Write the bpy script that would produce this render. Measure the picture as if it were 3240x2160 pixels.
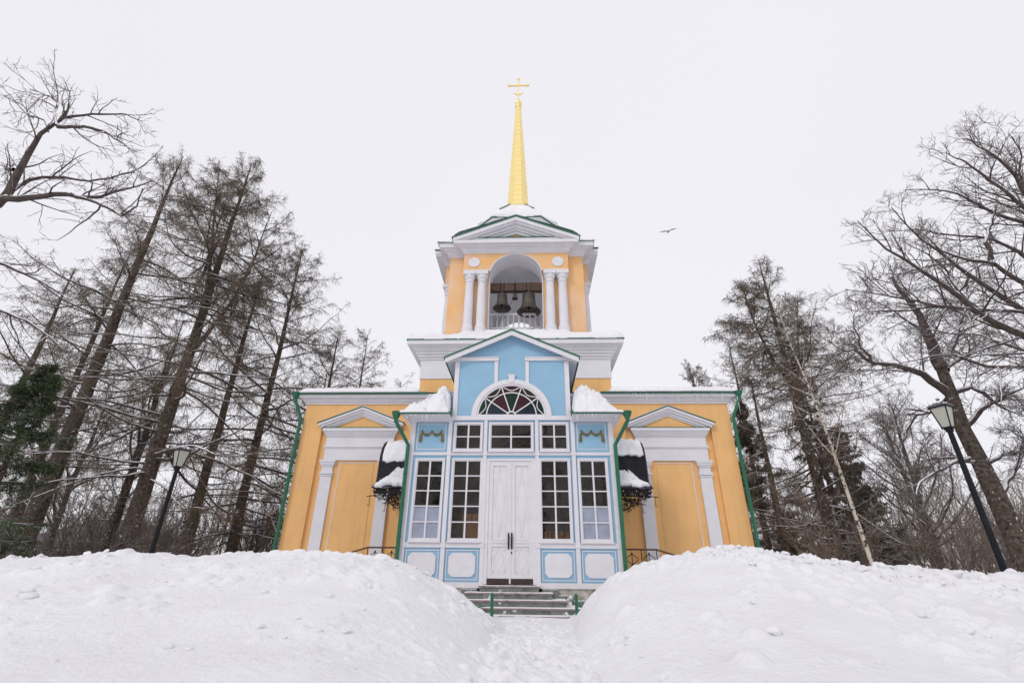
import bpy, math, random
import numpy as np
from mathutils import Matrix, Vector

# ------------------------------------------------------------------ camera, sky, sun, exposure
S = bpy.context.scene
for o in list(bpy.data.objects): bpy.data.objects.remove(o)
COL = S.collection
YAW, PITCH, ROLL = math.radians(2.175), math.radians(25.53), math.radians(0.542)
CAMX, CAMY, CAMZ = 0.57, -15.0, 1.0
def cam_matrix():
    base = Matrix(((1,0,0),(0,0,-1),(0,1,0)))
    return Matrix.Rotation(YAW,3,'Z') @ Matrix.Rotation(PITCH,3,'X') @ base @ Matrix.Rotation(ROLL,3,'Z')
cd = bpy.data.cameras.new('camera'); cam = bpy.data.objects.new('camera', cd); COL.objects.link(cam)
cam.matrix_world = Matrix.Translation((CAMX,CAMY,CAMZ)) @ cam_matrix().to_4x4()
cd.sensor_width = 36; cd.lens = 36*1517.4/3240; cd.clip_end = 2000; cd.clip_start = 0.05
S.camera = cam
w = bpy.data.worlds.new('World'); S.world = w; w.use_nodes = True
nt = w.node_tree; nt.nodes.clear()
sky = nt.nodes.new('ShaderNodeTexSky'); sky.sky_type = 'NISHITA'; sky.sun_disc = False
sky.sun_elevation = math.radians(38); sky.sun_rotation = math.radians(215)
cloud = nt.nodes.new('ShaderNodeMix'); cloud.data_type = 'RGBA'; cloud.inputs[0].default_value = 0.955
tc = nt.nodes.new('ShaderNodeTexCoord'); nz = nt.nodes.new('ShaderNodeTexNoise'); nz.inputs['Scale'].default_value = 1.3; nz.inputs['Detail'].default_value = 3
rmp = nt.nodes.new('ShaderNodeValToRGB')
rmp.color_ramp.elements[0].color = (8.7,8.6,9.2,1); rmp.color_ramp.elements[1].color = (9.45,9.35,9.75,1)
nt.links.new(tc.outputs['Generated'], nz.inputs['Vector']); nt.links.new(nz.outputs['Fac'], rmp.inputs[0])
nt.links.new(sky.outputs[0], cloud.inputs[6]); nt.links.new(rmp.outputs[0], cloud.inputs[7])
bg = nt.nodes.new('ShaderNodeBackground'); bg.inputs[1].default_value = 0.1
out = nt.nodes.new('ShaderNodeOutputWorld')
nt.links.new(cloud.outputs[2], bg.inputs[0]); nt.links.new(bg.outputs[0], out.inputs[0])
sl = bpy.data.lights.new('sun', 'SUN'); sl.energy = 0.85; sl.angle = math.radians(14); sl.color = (1,0.97,0.93)
so = bpy.data.objects.new('sun', sl); COL.objects.link(so)
so.rotation_euler = (math.radians(52), 0, math.radians(-35))
S.view_settings.view_transform = 'Standard'; S.view_settings.look = 'None'; S.view_settings.exposure = 0; S.view_settings.gamma = 1
S.cycles.max_bounces = 6; S.cycles.transparent_max_bounces = 12

# ------------------------------------------------------------------ helpers
RNG = np.random.default_rng(7)
def at(px, py, d):
    """world point seen at a photo pixel (2352 wide) at ground distance d in front of the camera"""
    v = cam_matrix() @ Vector(((px*1.37755-1620)/1517.4, -(py*1.37755-1080)/1517.4, -1))
    v = v * (d/v.y)
    return (v.x+CAMX, v.y+CAMY, v.z+CAMZ)

def mat(name, col, rough=0.6, metal=0, var=0.06, vscale=3.0, bump=0.0, bscale=40, spec=0.4, extra=None):
    m = bpy.data.materials.new(name); m.use_nodes = True
    t = m.node_tree; b = t.nodes['Principled BSDF']
    b.inputs['Roughness'].default_value = rough; b.inputs['Metallic'].default_value = metal
    b.inputs['Specular IOR Level'].default_value = spec
    tc = t.nodes.new('ShaderNodeTexCoord')
    n = t.nodes.new('ShaderNodeTexNoise'); n.inputs['Scale'].default_value = vscale; n.inputs['Detail'].default_value = 6
    t.links.new(tc.outputs['Object'], n.inputs['Vector'])
    r = t.nodes.new('ShaderNodeValToRGB')
    r.color_ramp.elements[0].position = .3; r.color_ramp.elements[1].position = .7
    r.color_ramp.elements[0].color = tuple(c*(1-var) for c in col)+(1,)
    r.color_ramp.elements[1].color = tuple(min(1,c*(1+var)) for c in col)+(1,)
    t.links.new(n.outputs['Fac'], r.inputs[0]); t.links.new(r.outputs[0], b.inputs['Base Color'])
    last = None
    if bump:
        n2 = t.nodes.new('ShaderNodeTexNoise'); n2.inputs['Scale'].default_value = bscale; n2.inputs['Detail'].default_value = 5
        t.links.new(tc.outputs['Object'], n2.inputs['Vector'])
        bp = t.nodes.new('ShaderNodeBump'); bp.inputs['Strength'].default_value = 1; bp.inputs['Distance'].default_value = bump
        t.links.new(n2.outputs['Fac'], bp.inputs['Height']); t.links.new(bp.outputs[0], b.inputs['Normal']); last = bp
    if extra: extra(t, b, tc, r, last)
    return m
def boards(spacing, depth=0.006, axis=2, mixd=.14):
    def f(t, b, tc, r, last):
        sp = t.nodes.new('ShaderNodeSeparateXYZ'); t.links.new(tc.outputs['Object'], sp.inputs[0])
        m1 = t.nodes.new('ShaderNodeMath'); m1.operation = 'DIVIDE'; m1.inputs[1].default_value = spacing
        t.links.new(sp.outputs[axis], m1.inputs[0])
        m2 = t.nodes.new('ShaderNodeMath'); m2.operation = 'FRACT'; t.links.new(m1.outputs[0], m2.inputs[0])
        m3 = t.nodes.new('ShaderNodeMath'); m3.operation = 'PINGPONG'; m3.inputs[1].default_value = .5; t.links.new(m2.outputs[0], m3.inputs[0])
        m4 = t.nodes.new('ShaderNodeMapRange'); m4.inputs[1].default_value = 0; m4.inputs[2].default_value = .07
        t.links.new(m3.outputs[0], m4.inputs[0])
        bp = t.nodes.new('ShaderNodeBump'); bp.inputs['Strength'].default_value = 1; bp.inputs['Distance'].default_value = depth
        t.links.new(m4.outputs[0], bp.inputs['Height'])
        if last: t.links.new(last.outputs[0], bp.inputs['Normal'])
        t.links.new(bp.outputs[0], b.inputs['Normal'])
        mx = t.nodes.new('ShaderNodeMix'); mx.data_type = 'RGBA'; mx.blend_type = 'MULTIPLY'
        inv = t.nodes.new('ShaderNodeMath'); inv.operation = 'MULTIPLY_ADD'; inv.inputs[1].default_value = -mixd; inv.inputs[2].default_value = mixd
        t.links.new(m4.outputs[0], inv.inputs[0]); t.links.new(inv.outputs[0], mx.inputs[0])
        t.links.new(r.outputs[0], mx.inputs[6]); mx.inputs[7].default_value = (.5,.5,.55,1)
        t.links.new(mx.outputs[2], b.inputs['Base Color'])
    return f
def worn(col2, scale=9, lo=.6, hi=.66, zfade=None):
    def f(t, b, tc, r, last):
        n = t.nodes.new('ShaderNodeTexNoise'); n.inputs['Scale'].default_value = scale; n.inputs['Detail'].default_value = 8; n.inputs['Roughness'].default_value = .65
        t.links.new(tc.outputs['Object'], n.inputs['Vector'])
        m4 = t.nodes.new('ShaderNodeMapRange'); m4.inputs[1].default_value = lo; m4.inputs[2].default_value = hi
        t.links.new(n.outputs['Fac'], m4.inputs[0])
        mx = t.nodes.new('ShaderNodeMix'); mx.data_type = 'RGBA'; t.links.new(m4.outputs[0], mx.inputs[0])
        t.links.new(r.outputs[0], mx.inputs[6]); mx.inputs[7].default_value = col2+(1,)
        t.links.new(mx.outputs[2], b.inputs['Base Color'])
    return f
SNOWC = (.80,.79,.825)
def snowy(amount=.55, scale=3):      # snow lying on the upward side of bark, stone
    def f(t, b, tc, r, last):
        g = t.nodes.new('ShaderNodeNewGeometry'); sp = t.nodes.new('ShaderNodeSeparateXYZ'); t.links.new(g.outputs['Normal'], sp.inputs[0])
        n = t.nodes.new('ShaderNodeTexNoise'); n.inputs['Scale'].default_value = scale; n.inputs['Detail'].default_value = 5
        t.links.new(tc.outputs['Object'], n.inputs['Vector'])
        a = t.nodes.new('ShaderNodeMath'); a.operation = 'MULTIPLY_ADD'; a.inputs[1].default_value = 1.6; t.links.new(n.outputs['Fac'], a.inputs[0]); t.links.new(sp.outputs[2], a.inputs[2])
        m4 = t.nodes.new('ShaderNodeMapRange'); m4.inputs[1].default_value = .8+amount; m4.inputs[2].default_value = .9+amount
        t.links.new(a.outputs[0], m4.inputs[0])
        mx = t.nodes.new('ShaderNodeMix'); mx.data_type = 'RGBA'; t.links.new(m4.outputs[0], mx.inputs[0])
        t.links.new(r.outputs[0], mx.inputs[6]); mx.inputs[7].default_value = SNOWC+(1,)
        t.links.new(mx.outputs[2], b.inputs['Base Color'])
    return f
M = {}
def streaks(t, b, tc, r, last):       # faint rain streaks and damp patches in the paint
    mp = t.nodes.new('ShaderNodeMapping'); mp.inputs['Scale'].default_value = (3.2,3.2,.22); t.links.new(tc.outputs['Object'], mp.inputs[0])
    n = t.nodes.new('ShaderNodeTexNoise'); n.inputs['Scale'].default_value = 1.6; n.inputs['Detail'].default_value = 8; n.inputs['Roughness'].default_value = .6
    t.links.new(mp.outputs[0], n.inputs['Vector'])
    m4 = t.nodes.new('ShaderNodeMapRange'); m4.inputs[1].default_value = .5; m4.inputs[2].default_value = .78; m4.inputs[4].default_value = .30
    t.links.new(n.outputs['Fac'], m4.inputs[0])
    mx = t.nodes.new('ShaderNodeMix'); mx.data_type = 'RGBA'; mx.blend_type = 'MULTIPLY'; t.links.new(m4.outputs[0], mx.inputs[0])
    t.links.new(r.outputs[0], mx.inputs[6]); mx.inputs[7].default_value = (.62,.58,.55,1); t.links.new(mx.outputs[2], b.inputs['Base Color'])
M['yellow'] = mat('yellow_stucco', (.82,.485,.205), .85, var=.06, vscale=1.2, bump=.004, bscale=90, spec=.2, extra=streaks)
def frosted(t, b, tc, r, last):       # hoar frost blown on the painted brick, fine courses showing through
    boards(.085,.004)(t, b, tc, r, last)
    src = b.inputs['Base Color'].links[0].from_socket
    n = t.nodes.new('ShaderNodeTexNoise'); n.inputs['Scale'].default_value = .55; n.inputs['Detail'].default_value = 7; n.inputs['Roughness'].default_value = .62
    t.links.new(tc.outputs['Object'], n.inputs['Vector'])
    m4 = t.nodes.new('ShaderNodeMapRange'); m4.inputs[1].default_value = .42; m4.inputs[2].default_value = .66; m4.inputs[4].default_value = .62
    t.links.new(n.outputs['Fac'], m4.inputs[0])
    mx = t.nodes.new('ShaderNodeMix'); mx.data_type = 'RGBA'; t.links.new(m4.outputs[0], mx.inputs[0])
    t.links.new(src, mx.inputs[6]); mx.inputs[7].default_value = (.80,.60,.50,1); t.links.new(mx.outputs[2], b.inputs['Base Color'])
M['yellowb'] = mat('yellow_painted_brick', (.81,.485,.215), .85, var=.05, vscale=.9, bump=.004, bscale=60, spec=.2, extra=frosted)
M['white'] = mat('white_plaster', (.72,.71,.745), .8, var=.04, vscale=2, bump=.003, bscale=60, spec=.2)
M['whitew'] = mat('white_painted_wood', (.72,.70,.73), .6, var=.04, vscale=4, bump=.002, bscale=30, spec=.3)
M['whiteworn'] = mat('white_wood_peeling', (.70,.67,.69), .7, var=.05, vscale=4, bump=.003, bscale=30, spec=.3, extra=worn((.30,.12,.09),7,.66,.68))
M['blue'] = mat('blue_painted_boards', (.275,.475,.635), .6, var=.05, vscale=1.6, bump=.002, bscale=40, spec=.3, extra=boards(.105,.0025))
M['green'] = mat('green_painted_metal', (.008,.125,.062), .4, var=.12, vscale=3, bump=.001, bscale=20, spec=.5)
M['gold'] = mat('gilded_metal', (.97,.77,.33), .36, metal=.62, var=.05, vscale=5, spec=.5)
M['bronze'] = mat('old_bronze', (.085,.075,.062), .55, metal=.3, var=.3, vscale=3, bump=.004, bscale=20)
M['brass'] = mat('dull_brass', (.22,.165,.05), .5, metal=.4, var=.25, vscale=8)
M['brassl'] = mat('gilded_iron_leaf', (.55,.42,.18), .4, metal=.5, var=.3, vscale=9)
M['iron'] = mat('black_iron', (.010,.010,.012), .5, var=.3, vscale=6, spec=.2)
M['canopy'] = mat('black_sheet_metal', (.011,.011,.016), .45, var=.4, vscale=5, spec=.2)
M['purple'] = mat('dark_edge_metal', (.05,.035,.07), .35, var=.1)
M['darkwood'] = mat('dark_brown_wood', (.085,.05,.035), .7, var=.3, vscale=6, bump=.004, bscale=20)
M['railwood'] = mat('rust_red_rail', (.10,.045,.03), .6, var=.2)
M['kick'] = mat('brown_kick_plate', (.045,.025,.02), .5, var=.25, vscale=9)
M['stone'] = mat('grey_green_stone', (.17,.185,.165), .85, var=.35, vscale=7, bump=.02, bscale=14, extra=snowy(.18,5))
M['steptop'] = mat('brown_worn_tread', (.27,.205,.195), .85, var=.25, vscale=8, bump=.008, bscale=25, extra=snowy(.22,5))
M['plinth'] = mat('mossy_plaster', (.42,.40,.36), .9, var=.25, vscale=4, bump=.01, bscale=15, extra=worn((.16,.15,.06),3.5,.5,.64))
M['inner'] = mat('room_wall', (.16,.10,.04), .9, var=.3, vscale=2)
M['innerp'] = mat('weathered_grey_boards', (.22,.21,.21), .85, var=.3, vscale=6)
M['innerd'] = mat('dark_curtain', (.05,.05,.045), .9, var=.4, vscale=5, extra=boards(.17,.03,0))
M['carton'] = mat('cardboard', (.72,.40,.17), .8, var=.12, vscale=5)
M['frost'] = mat('frosted_pane', (.31,.34,.43), .45, var=.12, vscale=4, bump=.002, bscale=60)
M['milk'] = mat('milky_lamp_glass', (.43,.43,.37), .35, var=.06, vscale=5)
M['lampiron'] = mat('lamp_iron', (.009,.010,.013), .5, var=.3, vscale=8, spec=.2)
M['lampcap'] = mat('lamp_cap', (.07,.07,.085), .5, var=.3, extra=snowy(.72,9))
M['bark'] = mat('grey_brown_bark', (.092,.070,.056), .9, var=.7, vscale=9, bump=.09, bscale=13, extra=snowy(.26,7))
M['bark2'] = mat('dark_branch_bark', (.078,.060,.052), .9, var=.4, vscale=6, bump=.03, bscale=14, extra=snowy(.20,1.3))
M['twig'] = mat('larch_twigs', (.160,.120,.088), .9, var=.35, vscale=.6)
M['twigd'] = mat('bare_twigs', (.135,.108,.098), .9, var=.3, vscale=.6, extra=snowy(.80,2.0))
M['twigr'] = mat('willow_brown_twigs', (.20,.155,.12), .9, var=.35, vscale=.8, extra=snowy(.62,2.5))
M['birch'] = mat('birch_bark', (.60,.54,.46), .8, var=.1, vscale=3, bump=.005, extra=worn((.05,.04,.035),8,.52,.56))
M['needles'] = mat('spruce_needles', (.058,.086,.030), .7, var=.6, vscale=1.8, extra=snowy(.95,1.6))
M['needlesd'] = mat('dark_spruce_needles', (.075,.062,.042), .8, var=.5, vscale=.7, extra=snowy(.70,1.6))
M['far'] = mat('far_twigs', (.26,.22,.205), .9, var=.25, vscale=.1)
M['hroof'] = mat('old_roof', (.10,.08,.08), .8)
M['bird'] = mat('grey_feathers', (.035,.03,.035), .8, var=.3, vscale=6)
def snow_mat():
    m = bpy.data.materials.new('snow'); m.use_nodes = True; t = m.node_tree; b = t.nodes['Principled BSDF']
    b.inputs['Roughness'].default_value = .65; b.inputs['Specular IOR Level'].default_value = .25
    tc = t.nodes.new('ShaderNodeTexCoord')
    n0 = t.nodes.new('ShaderNodeTexNoise'); n0.inputs['Scale'].default_value = 1.1; n0.inputs['Detail'].default_value = 9; n0.inputs['Roughness'].default_value = .6
    r = t.nodes.new('ShaderNodeValToRGB'); r.color_ramp.elements[0].position = .3; r.color_ramp.elements[1].position = .65
    r.color_ramp.elements[0].color = (.80,.785,.81,1); r.color_ramp.elements[1].color = (.875,.87,.895,1)
    t.links.new(tc.outputs['Object'], n0.inputs['Vector']); t.links.new(n0.outputs['Fac'], r.inputs[0]); t.links.new(r.outputs[0], b.inputs['Base Color'])
    n1 = t.nodes.new('ShaderNodeTexNoise'); n1.inputs['Scale'].default_value = 14; n1.inputs['Detail'].default_value = 8; n1.inputs['Roughness'].default_value = .62
    t.links.new(tc.outputs['Object'], n1.inputs['Vector'])
    bp = t.nodes.new('ShaderNodeBump'); bp.inputs['Distance'].default_value = .045; bp.inputs['Strength'].default_value = .8
    t.links.new(n1.outputs['Fac'], bp.inputs['Height']); t.links.new(bp.outputs[0], b.inputs['Normal'])
    # thin grit and darker crumbs caught in the snow
    n3 = t.nodes.new('ShaderNodeTexNoise'); n3.inputs['Scale'].default_value = 5.5; n3.inputs['Detail'].default_value = 10; n3.inputs['Roughness'].default_value = .72
    t.links.new(tc.outputs['Object'], n3.inputs['Vector'])
    m3 = t.nodes.new('ShaderNodeMapRange'); m3.inputs[1].default_value = .60; m3.inputs[2].default_value = .74; m3.inputs[4].default_value = .32
    t.links.new(n3.outputs['Fac'], m3.inputs[0])
    mx = t.nodes.new('ShaderNodeMix'); mx.data_type = 'RGBA'; t.links.new(m3.outputs[0], mx.inputs[0]); t.links.new(r.outputs[0], mx.inputs[6]); mx.inputs[7].default_value = (.50,.45,.43,1)
    t.links.new(mx.outputs[2], b.inputs['Base Color'])
    return m
M['snow'] = snow_mat()
def glass_mat(name, tint, refl=.9):
    m = bpy.data.materials.new(name); m.use_nodes = True; t = m.node_tree; t.nodes.clear()
    o = t.nodes.new('ShaderNodeOutputMaterial'); mx = t.nodes.new('ShaderNodeMixShader'); tr = t.nodes.new('ShaderNodeBsdfTransparent'); gl = t.nodes.new('ShaderNodeBsdfGlossy')
    fr = t.nodes.new('ShaderNodeFresnel'); fr.inputs[0].default_value = 1.5
    tr.inputs[0].default_value = tint+(1,); gl.inputs['Roughness'].default_value = .03; gl.inputs['Color'].default_value = (refl,refl,refl,1)
    tc = t.nodes.new('ShaderNodeTexCoord'); n = t.nodes.new('ShaderNodeTexNoise'); n.inputs['Scale'].default_value = 2.5
    bp = t.nodes.new('ShaderNodeBump'); bp.inputs['Distance'].default_value = .01; t.links.new(tc.outputs['Object'], n.inputs['Vector'])
    t.links.new(n.outputs['Fac'], bp.inputs['Height']); t.links.new(bp.outputs[0], gl.inputs['Normal'])
    t.links.new(fr.outputs[0], mx.inputs[0]); t.links.new(tr.outputs[0], mx.inputs[1]); t.links.new(gl.outputs[0], mx.inputs[2]); t.links.new(mx.outputs[0], o.inputs[0])
    return m
M['glass'] = glass_mat('window_glass', (.74,.70,.62))
def stained(name, c): return mat(name, tuple(x*.7 for x in c), .12, var=.5, vscale=3, spec=.3)
M['sg_green'] = stained('green_stained_glass', (.008,.035,.02)); M['sg_red'] = stained('red_stained_glass', (.06,.012,.02))
M['sg_blue'] = stained('blue_stained_glass', (.02,.035,.06)); M['sg_olive'] = stained('olive_stained_glass', (.035,.028,.012))
def ice_mat():
    m = bpy.data.materials.new('ice'); m.use_nodes = True; b = m.node_tree.nodes['Principled BSDF']
    b.inputs['Base Color'].default_value = (.85,.88,.92,1); b.inputs['Roughness'].default_value = .1; b.inputs['Alpha'].default_value = .55
    return m
M['ice'] = ice_mat()

def tag(o, label=None, cat=None, group=None, kind=None):
    if label: o['label'] = label
    if cat: o['category'] = cat
    if group: o['group'] = group
    if kind: o['kind'] = kind
    return o
def empty(name, loc=(0,0,0), rz=0):
    o = bpy.data.objects.new(name, None); COL.objects.link(o); o.location = loc; o.rotation_euler = (0,0,rz); o.empty_display_size = .2
    return o
def link_mesh(name, V, F, m, parent=None, smooth=False):
    me = bpy.data.meshes.new(name)
    if isinstance(F, np.ndarray):
        nf, k = F.shape
        me.vertices.add(len(V)); me.vertices.foreach_set('co', np.asarray(V, dtype=np.float32).ravel())
        me.loops.add(nf*k); me.loops.foreach_set('vertex_index', F.astype(np.int32).ravel())
        me.polygons.add(nf); me.polygons.foreach_set('loop_start', np.arange(0, nf*k, k, dtype=np.int32))
        me.polygons.foreach_set('loop_total', np.full(nf, k, dtype=np.int32)); me.update(calc_edges=True)
    else:
        me.from_pydata([tuple(v) for v in V], [], F)
    if smooth: me.polygons.foreach_set('use_smooth', np.ones(len(me.polygons), dtype=bool))
    me.materials.append(m)
    o = bpy.data.objects.new(name, me); COL.objects.link(o)
    if parent: o.parent = parent
    return o
class MB:
    def __init__(s, T=None): s.v = []; s.f = []; s.T = T
    def add(s, vs, fs):
        n = len(s.v)
        if s.T is not None: vs = [tuple(s.T @ Vector(v)) for v in vs]
        s.v += [tuple(v) for v in vs]; s.f += [tuple(i+n for i in f) for f in fs]
        return s
    def box(s, x0,x1,y0,y1,z0,z1):
        return s.add([(x0,y0,z0),(x1,y0,z0),(x1,y1,z0),(x0,y1,z0),(x0,y0,z1),(x1,y0,z1),(x1,y1,z1),(x0,y1,z1)],
                     [(0,3,2,1),(4,5,6,7),(0,1,5,4),(1,2,6,5),(2,3,7,6),(3,0,4,7)])
    def prism(s, poly, y0, y1):     # polygon (x,z), extruded along y
        n = len(poly)
        return s.add([(x,y0,z) for x,z in poly]+[(x,y1,z) for x,z in poly],
                     [tuple(range(n)), tuple(range(2*n-1,n-1,-1))]+[(i,i+n,(i+1)%n+n,(i+1)%n) for i in range(n)])
    def prismx(s, poly, x0, x1):    # polygon (y,z), extruded along x
        n = len(poly)
        return s.add([(x0,y,z) for y,z in poly]+[(x1,y,z) for y,z in poly],
                     [tuple(range(n)), tuple(range(2*n-1,n-1,-1))]+[(i,i+n,(i+1)%n+n,(i+1)%n) for i in range(n)])
    def bar(s, x0,z0,x1,z1,w,y0,y1):  # bar of width w centred on a line in the xz plane
        dx,dz = x1-x0,z1-z0; L = math.hypot(dx,dz); nx,nz = -dz/L*w/2, dx/L*w/2
        return s.prism([(x0-nx,z0-nz),(x1-nx,z1-nz),(x1+nx,z1+nz),(x0+nx,z0+nz)], y0, y1)
    def rake(s, xe, ze, za, t, y0, y1):   # gable moulding: from (±xe,ze) up to (0,za), vertical thickness t
        return s.prism([(-xe,ze),(0,za),(xe,ze),(xe,ze-t),(0,za-t),(-xe,ze-t)], y0, y1)
    def rake2(s, xe, ze, za, t, y0, y1):  # two convex halves, so that caps fill properly
        s.prism([(-xe,ze-t),(0,za-t),(0,za),(-xe,ze)], y0, y1)
        return s.prism([(0,za-t),(xe,ze-t),(xe,ze),(0,za)], y0, y1)
    def lathe(s, prof, cx, cy, n=16, off=0):  # profile (r,z)
        m = len(prof); vs = []; fs = []
        for r,z in prof:
            for k in range(n):
                a = 2*math.pi*(k+off)/n; vs.append((cx+r*math.cos(a), cy+r*math.sin(a), z))
        for i in range(m-1):
            for k in range(n): fs.append((i*n+k, i*n+(k+1)%n, (i+1)*n+(k+1)%n, (i+1)*n+k))
        fs.append(tuple(range(n-1,-1,-1))); fs.append(tuple((m-1)*n+k for k in range(n)))
        return s.add(vs, fs)
    def tube(s, pts, r, n=8):
        P = [Vector(p) for p in pts]; rs = r if isinstance(r,(list,tuple)) else [r]*len(P)
        vs = []; fs = []
        t0 = (P[-1]-P[0]); ref = Vector((0,1,0)) if abs(t0.normalized().y) < .9 else Vector((1,0,0))
        for i,p in enumerate(P):
            t = (P[min(i+1,len(P)-1)]-P[max(i-1,0)]).normalized()
            if abs(t.dot(ref)) > .98: u = t.orthogonal().normalized()
            else: u = t.cross(ref).normalized()
            v = t.cross(u)
            for k in range(n):
                a = 2*math.pi*k/n; vs.append(p+(u*math.cos(a)+v*math.sin(a))*rs[i])
        for i in range(len(P)-1):
            for k in range(n): fs.append((i*n+k,i*n+(k+1)%n,(i+1)*n+(k+1)%n,(i+1)*n+k))
        fs.append(tuple(range(n-1,-1,-1))); fs.append(tuple((len(P)-1)*n+k for k in range(n)))
        return s.add([tuple(v) for v in vs], fs)
    def arch_top(s, x0,x1,z1,ax,r,zs,y0,y1,n=28,rz=None):  # wall above an arched opening
        rz = rz or r
        c = [(ax-r*math.cos(math.pi*i/n), zs+rz*math.sin(math.pi*i/n)) for i in range(n+1)]
        for (xa,za),(xb,zb) in zip(c,c[1:]): s.prism([(xa,za),(xb,zb),(xb,z1),(xa,z1)], y0, y1)
        if x0 < ax-r: s.box(x0,ax-r,y0,y1,zs,z1)
        if x1 > ax+r: s.box(ax+r,x1,y0,y1,zs,z1)
        return s
    def ring(s, cx, cz, r0, r1, a0, a1, y0, y1, n=28, k=1.0):   # arc band in the xz plane
        for i in range(n):
            A = a0+(a1-a0)*i/n; B = a0+(a1-a0)*(i+1)/n
            p = lambda r,a: (cx+r*math.cos(a), cz+r*k*math.sin(a))
            s.prism([p(r0,A),p(r1,A),p(r1,B),p(r0,B)], y0, y1)
        return s
    def build(s, name, m, parent=None, smooth=False, bevel=0):
        o = link_mesh(name, s.v, s.f, m, parent, smooth)
        import bmesh
        bm = bmesh.new(); bm.from_mesh(o.data); bmesh.ops.recalc_face_normals(bm, faces=bm.faces); bm.to_mesh(o.data); bm.free()
        if bevel:
            b = o.modifiers.new('bevel','BEVEL'); b.width = bevel; b.segments = 2; b.limit_method = 'ANGLE'
        return o
# value noise on arrays
def vnoise(x, y, seed=0):
    xi = np.floor(x).astype(np.int64); yi = np.floor(y).astype(np.int64); xf = x-xi; yf = y-yi
    def h(a,b):
        n = (a*374761393 + b*668265263 + seed*1442695041) & 0x7fffffff
        n = (n ^ (n>>13))*1274126177 & 0x7fffffff
        return ((n ^ (n>>16)) & 0xffff)/65535.0
    u = xf*xf*(3-2*xf); v = yf*yf*(3-2*yf)
    return (h(xi,yi)*(1-u)+h(xi+1,yi)*u)*(1-v)+(h(xi,yi+1)*(1-u)+h(xi+1,yi+1)*u)*v
def fbm(x, y, sc, oct=4, seed=0, g=.5):
    s = 0; a = 1; t = 0
    for o in range(oct):
        s = s+a*(vnoise(x*sc, y*sc, seed+o*17)-.5); t += a; a *= g; sc *= 2.03
    return s/t*2
def grid_mesh(name, xs, ys, Z, m, parent=None, keep=None):
    X, Y = np.meshgrid(xs, ys); nx, ny = len(xs), len(ys)
    V = np.stack([X.ravel(), Y.ravel(), Z.ravel()], 1)
    i = np.arange(nx-1)[None,:]+np.arange(ny-1)[:,None]*nx
    F = np.stack([i, i+1, i+1+nx, i+nx], -1).reshape(-1,4)
    if keep is not None:
        k = keep.ravel(); F = F[k[F].any(1)]
        used = np.unique(F); re = np.zeros(len(V), int); re[used] = np.arange(len(used)); V = V[used]; F = re[F]
    return link_mesh(name, V, F, m, parent, True)
def sstep(a, b, x):
    t = np.clip((x-a)/(b-a), 0, 1); return t*t*(3-2*t)

# ------------------------------------------------------------------ ground and snow banks
def ground_z(X, Y):
    d = Y-CAMY
    path = np.exp(-((X-.6)/.9)**2)*sstep(14.2,12.5,d)
    z = .03*fbm(X,Y,.35,3,5)+.012*fbm(X,Y,2.2,4,9)
    z = z+path*sstep(11.8,10.8,d)*(.05*fbm(X,Y,3.6,4,31,.6)-.01)
    z = z+sstep(13.4,14.4,d)*(.3*sstep(2.6,4.0,np.abs(X)))-.004*sstep(12,13,d)*(np.abs(X)<2.4)*.5
    near = sstep(10.2,7.5,d)*np.exp(-((X-.62)/2.2)**2)
    z = z+near*(.13+.10*fbm(X,Y,2.3,5,57,.6)+.05*np.abs(fbm(X,Y,6,3,61)))
    rr = np.random.default_rng(77)      # boot prints trodden along the path
    for _ in range(150):
        fx = .62+rr.normal(0,.55); fy = CAMY+rr.uniform(5,12.4); th = rr.normal(0,.3); m_ = (np.abs(X-fx)<.3)&(np.abs(Y-fy)<.3)
        dx = X[m_]-fx; dy = Y[m_]-fy; u = dx*math.cos(th)+dy*math.sin(th); v = -dx*math.sin(th)+dy*math.cos(th); q = (u/.065)**2+(v/.15)**2
        z[m_] += -.045*np.exp(-q*q*.7)+.014*np.exp(-(q-1.8)**2)
    return z
xs = np.unique(np.concatenate([np.arange(-600,-40,40.), np.arange(-40,-3,1.), np.arange(-3,-1.2,.06), np.arange(-1.2,2.4,.025), np.arange(2.4,6,.06), np.arange(6,40,1.), np.arange(40,640,40.)]))
ys = np.unique(np.concatenate([np.arange(-300,-30,30.), np.arange(-30,-13,1.), np.arange(-13,-2,.025), np.arange(-2,0,.06), np.arange(0,60,1.), np.arange(60,900,60.)]))
X, Y = np.meshgrid(xs, ys)
g = grid_mesh('ground', xs, ys, ground_z(X,Y), M['snow']); tag(g, kind='structure', label='trampled snow covered ground')

def clod_protos():
    import bmesh
    out = []
    for k in range(6):
        bm = bmesh.new(); bmesh.ops.create_icosphere(bm, subdivisions=3, radius=1)
        v = np.array([w_.co[:] for w_ in bm.verts]); f = np.array([[l.index for l in p.verts] for p in bm.faces]); bm.free()
        rr = np.random.default_rng(900+k); d = np.zeros(len(v))
        for _ in range(9):          # planes chop the ball into an uneven lump
            nrm_ = rr.normal(0,1,3); nrm_ /= np.linalg.norm(nrm_); h = rr.uniform(.5,.85); t = v@nrm_; v = v-np.outer(np.clip(t-h,0,None)*.85,nrm_)
        v = v*(1+.16*(vnoise(v[:,0]*2.3+9,v[:,1]*2.3+v[:,2]*1.7+5,k)-.5)[:,None]*2+.07*(vnoise(v[:,0]*6+9,v[:,1]*6+v[:,2]*5+5,k)-.5)[:,None]*2)
        out.append((v,f))
    return out
CLODS = clod_protos()
def rot_rand(rr):
    q = rr.normal(0,1,(3,3)); Q,_ = np.linalg.qr(q); return Q if np.linalg.det(Q)>0 else -Q

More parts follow.
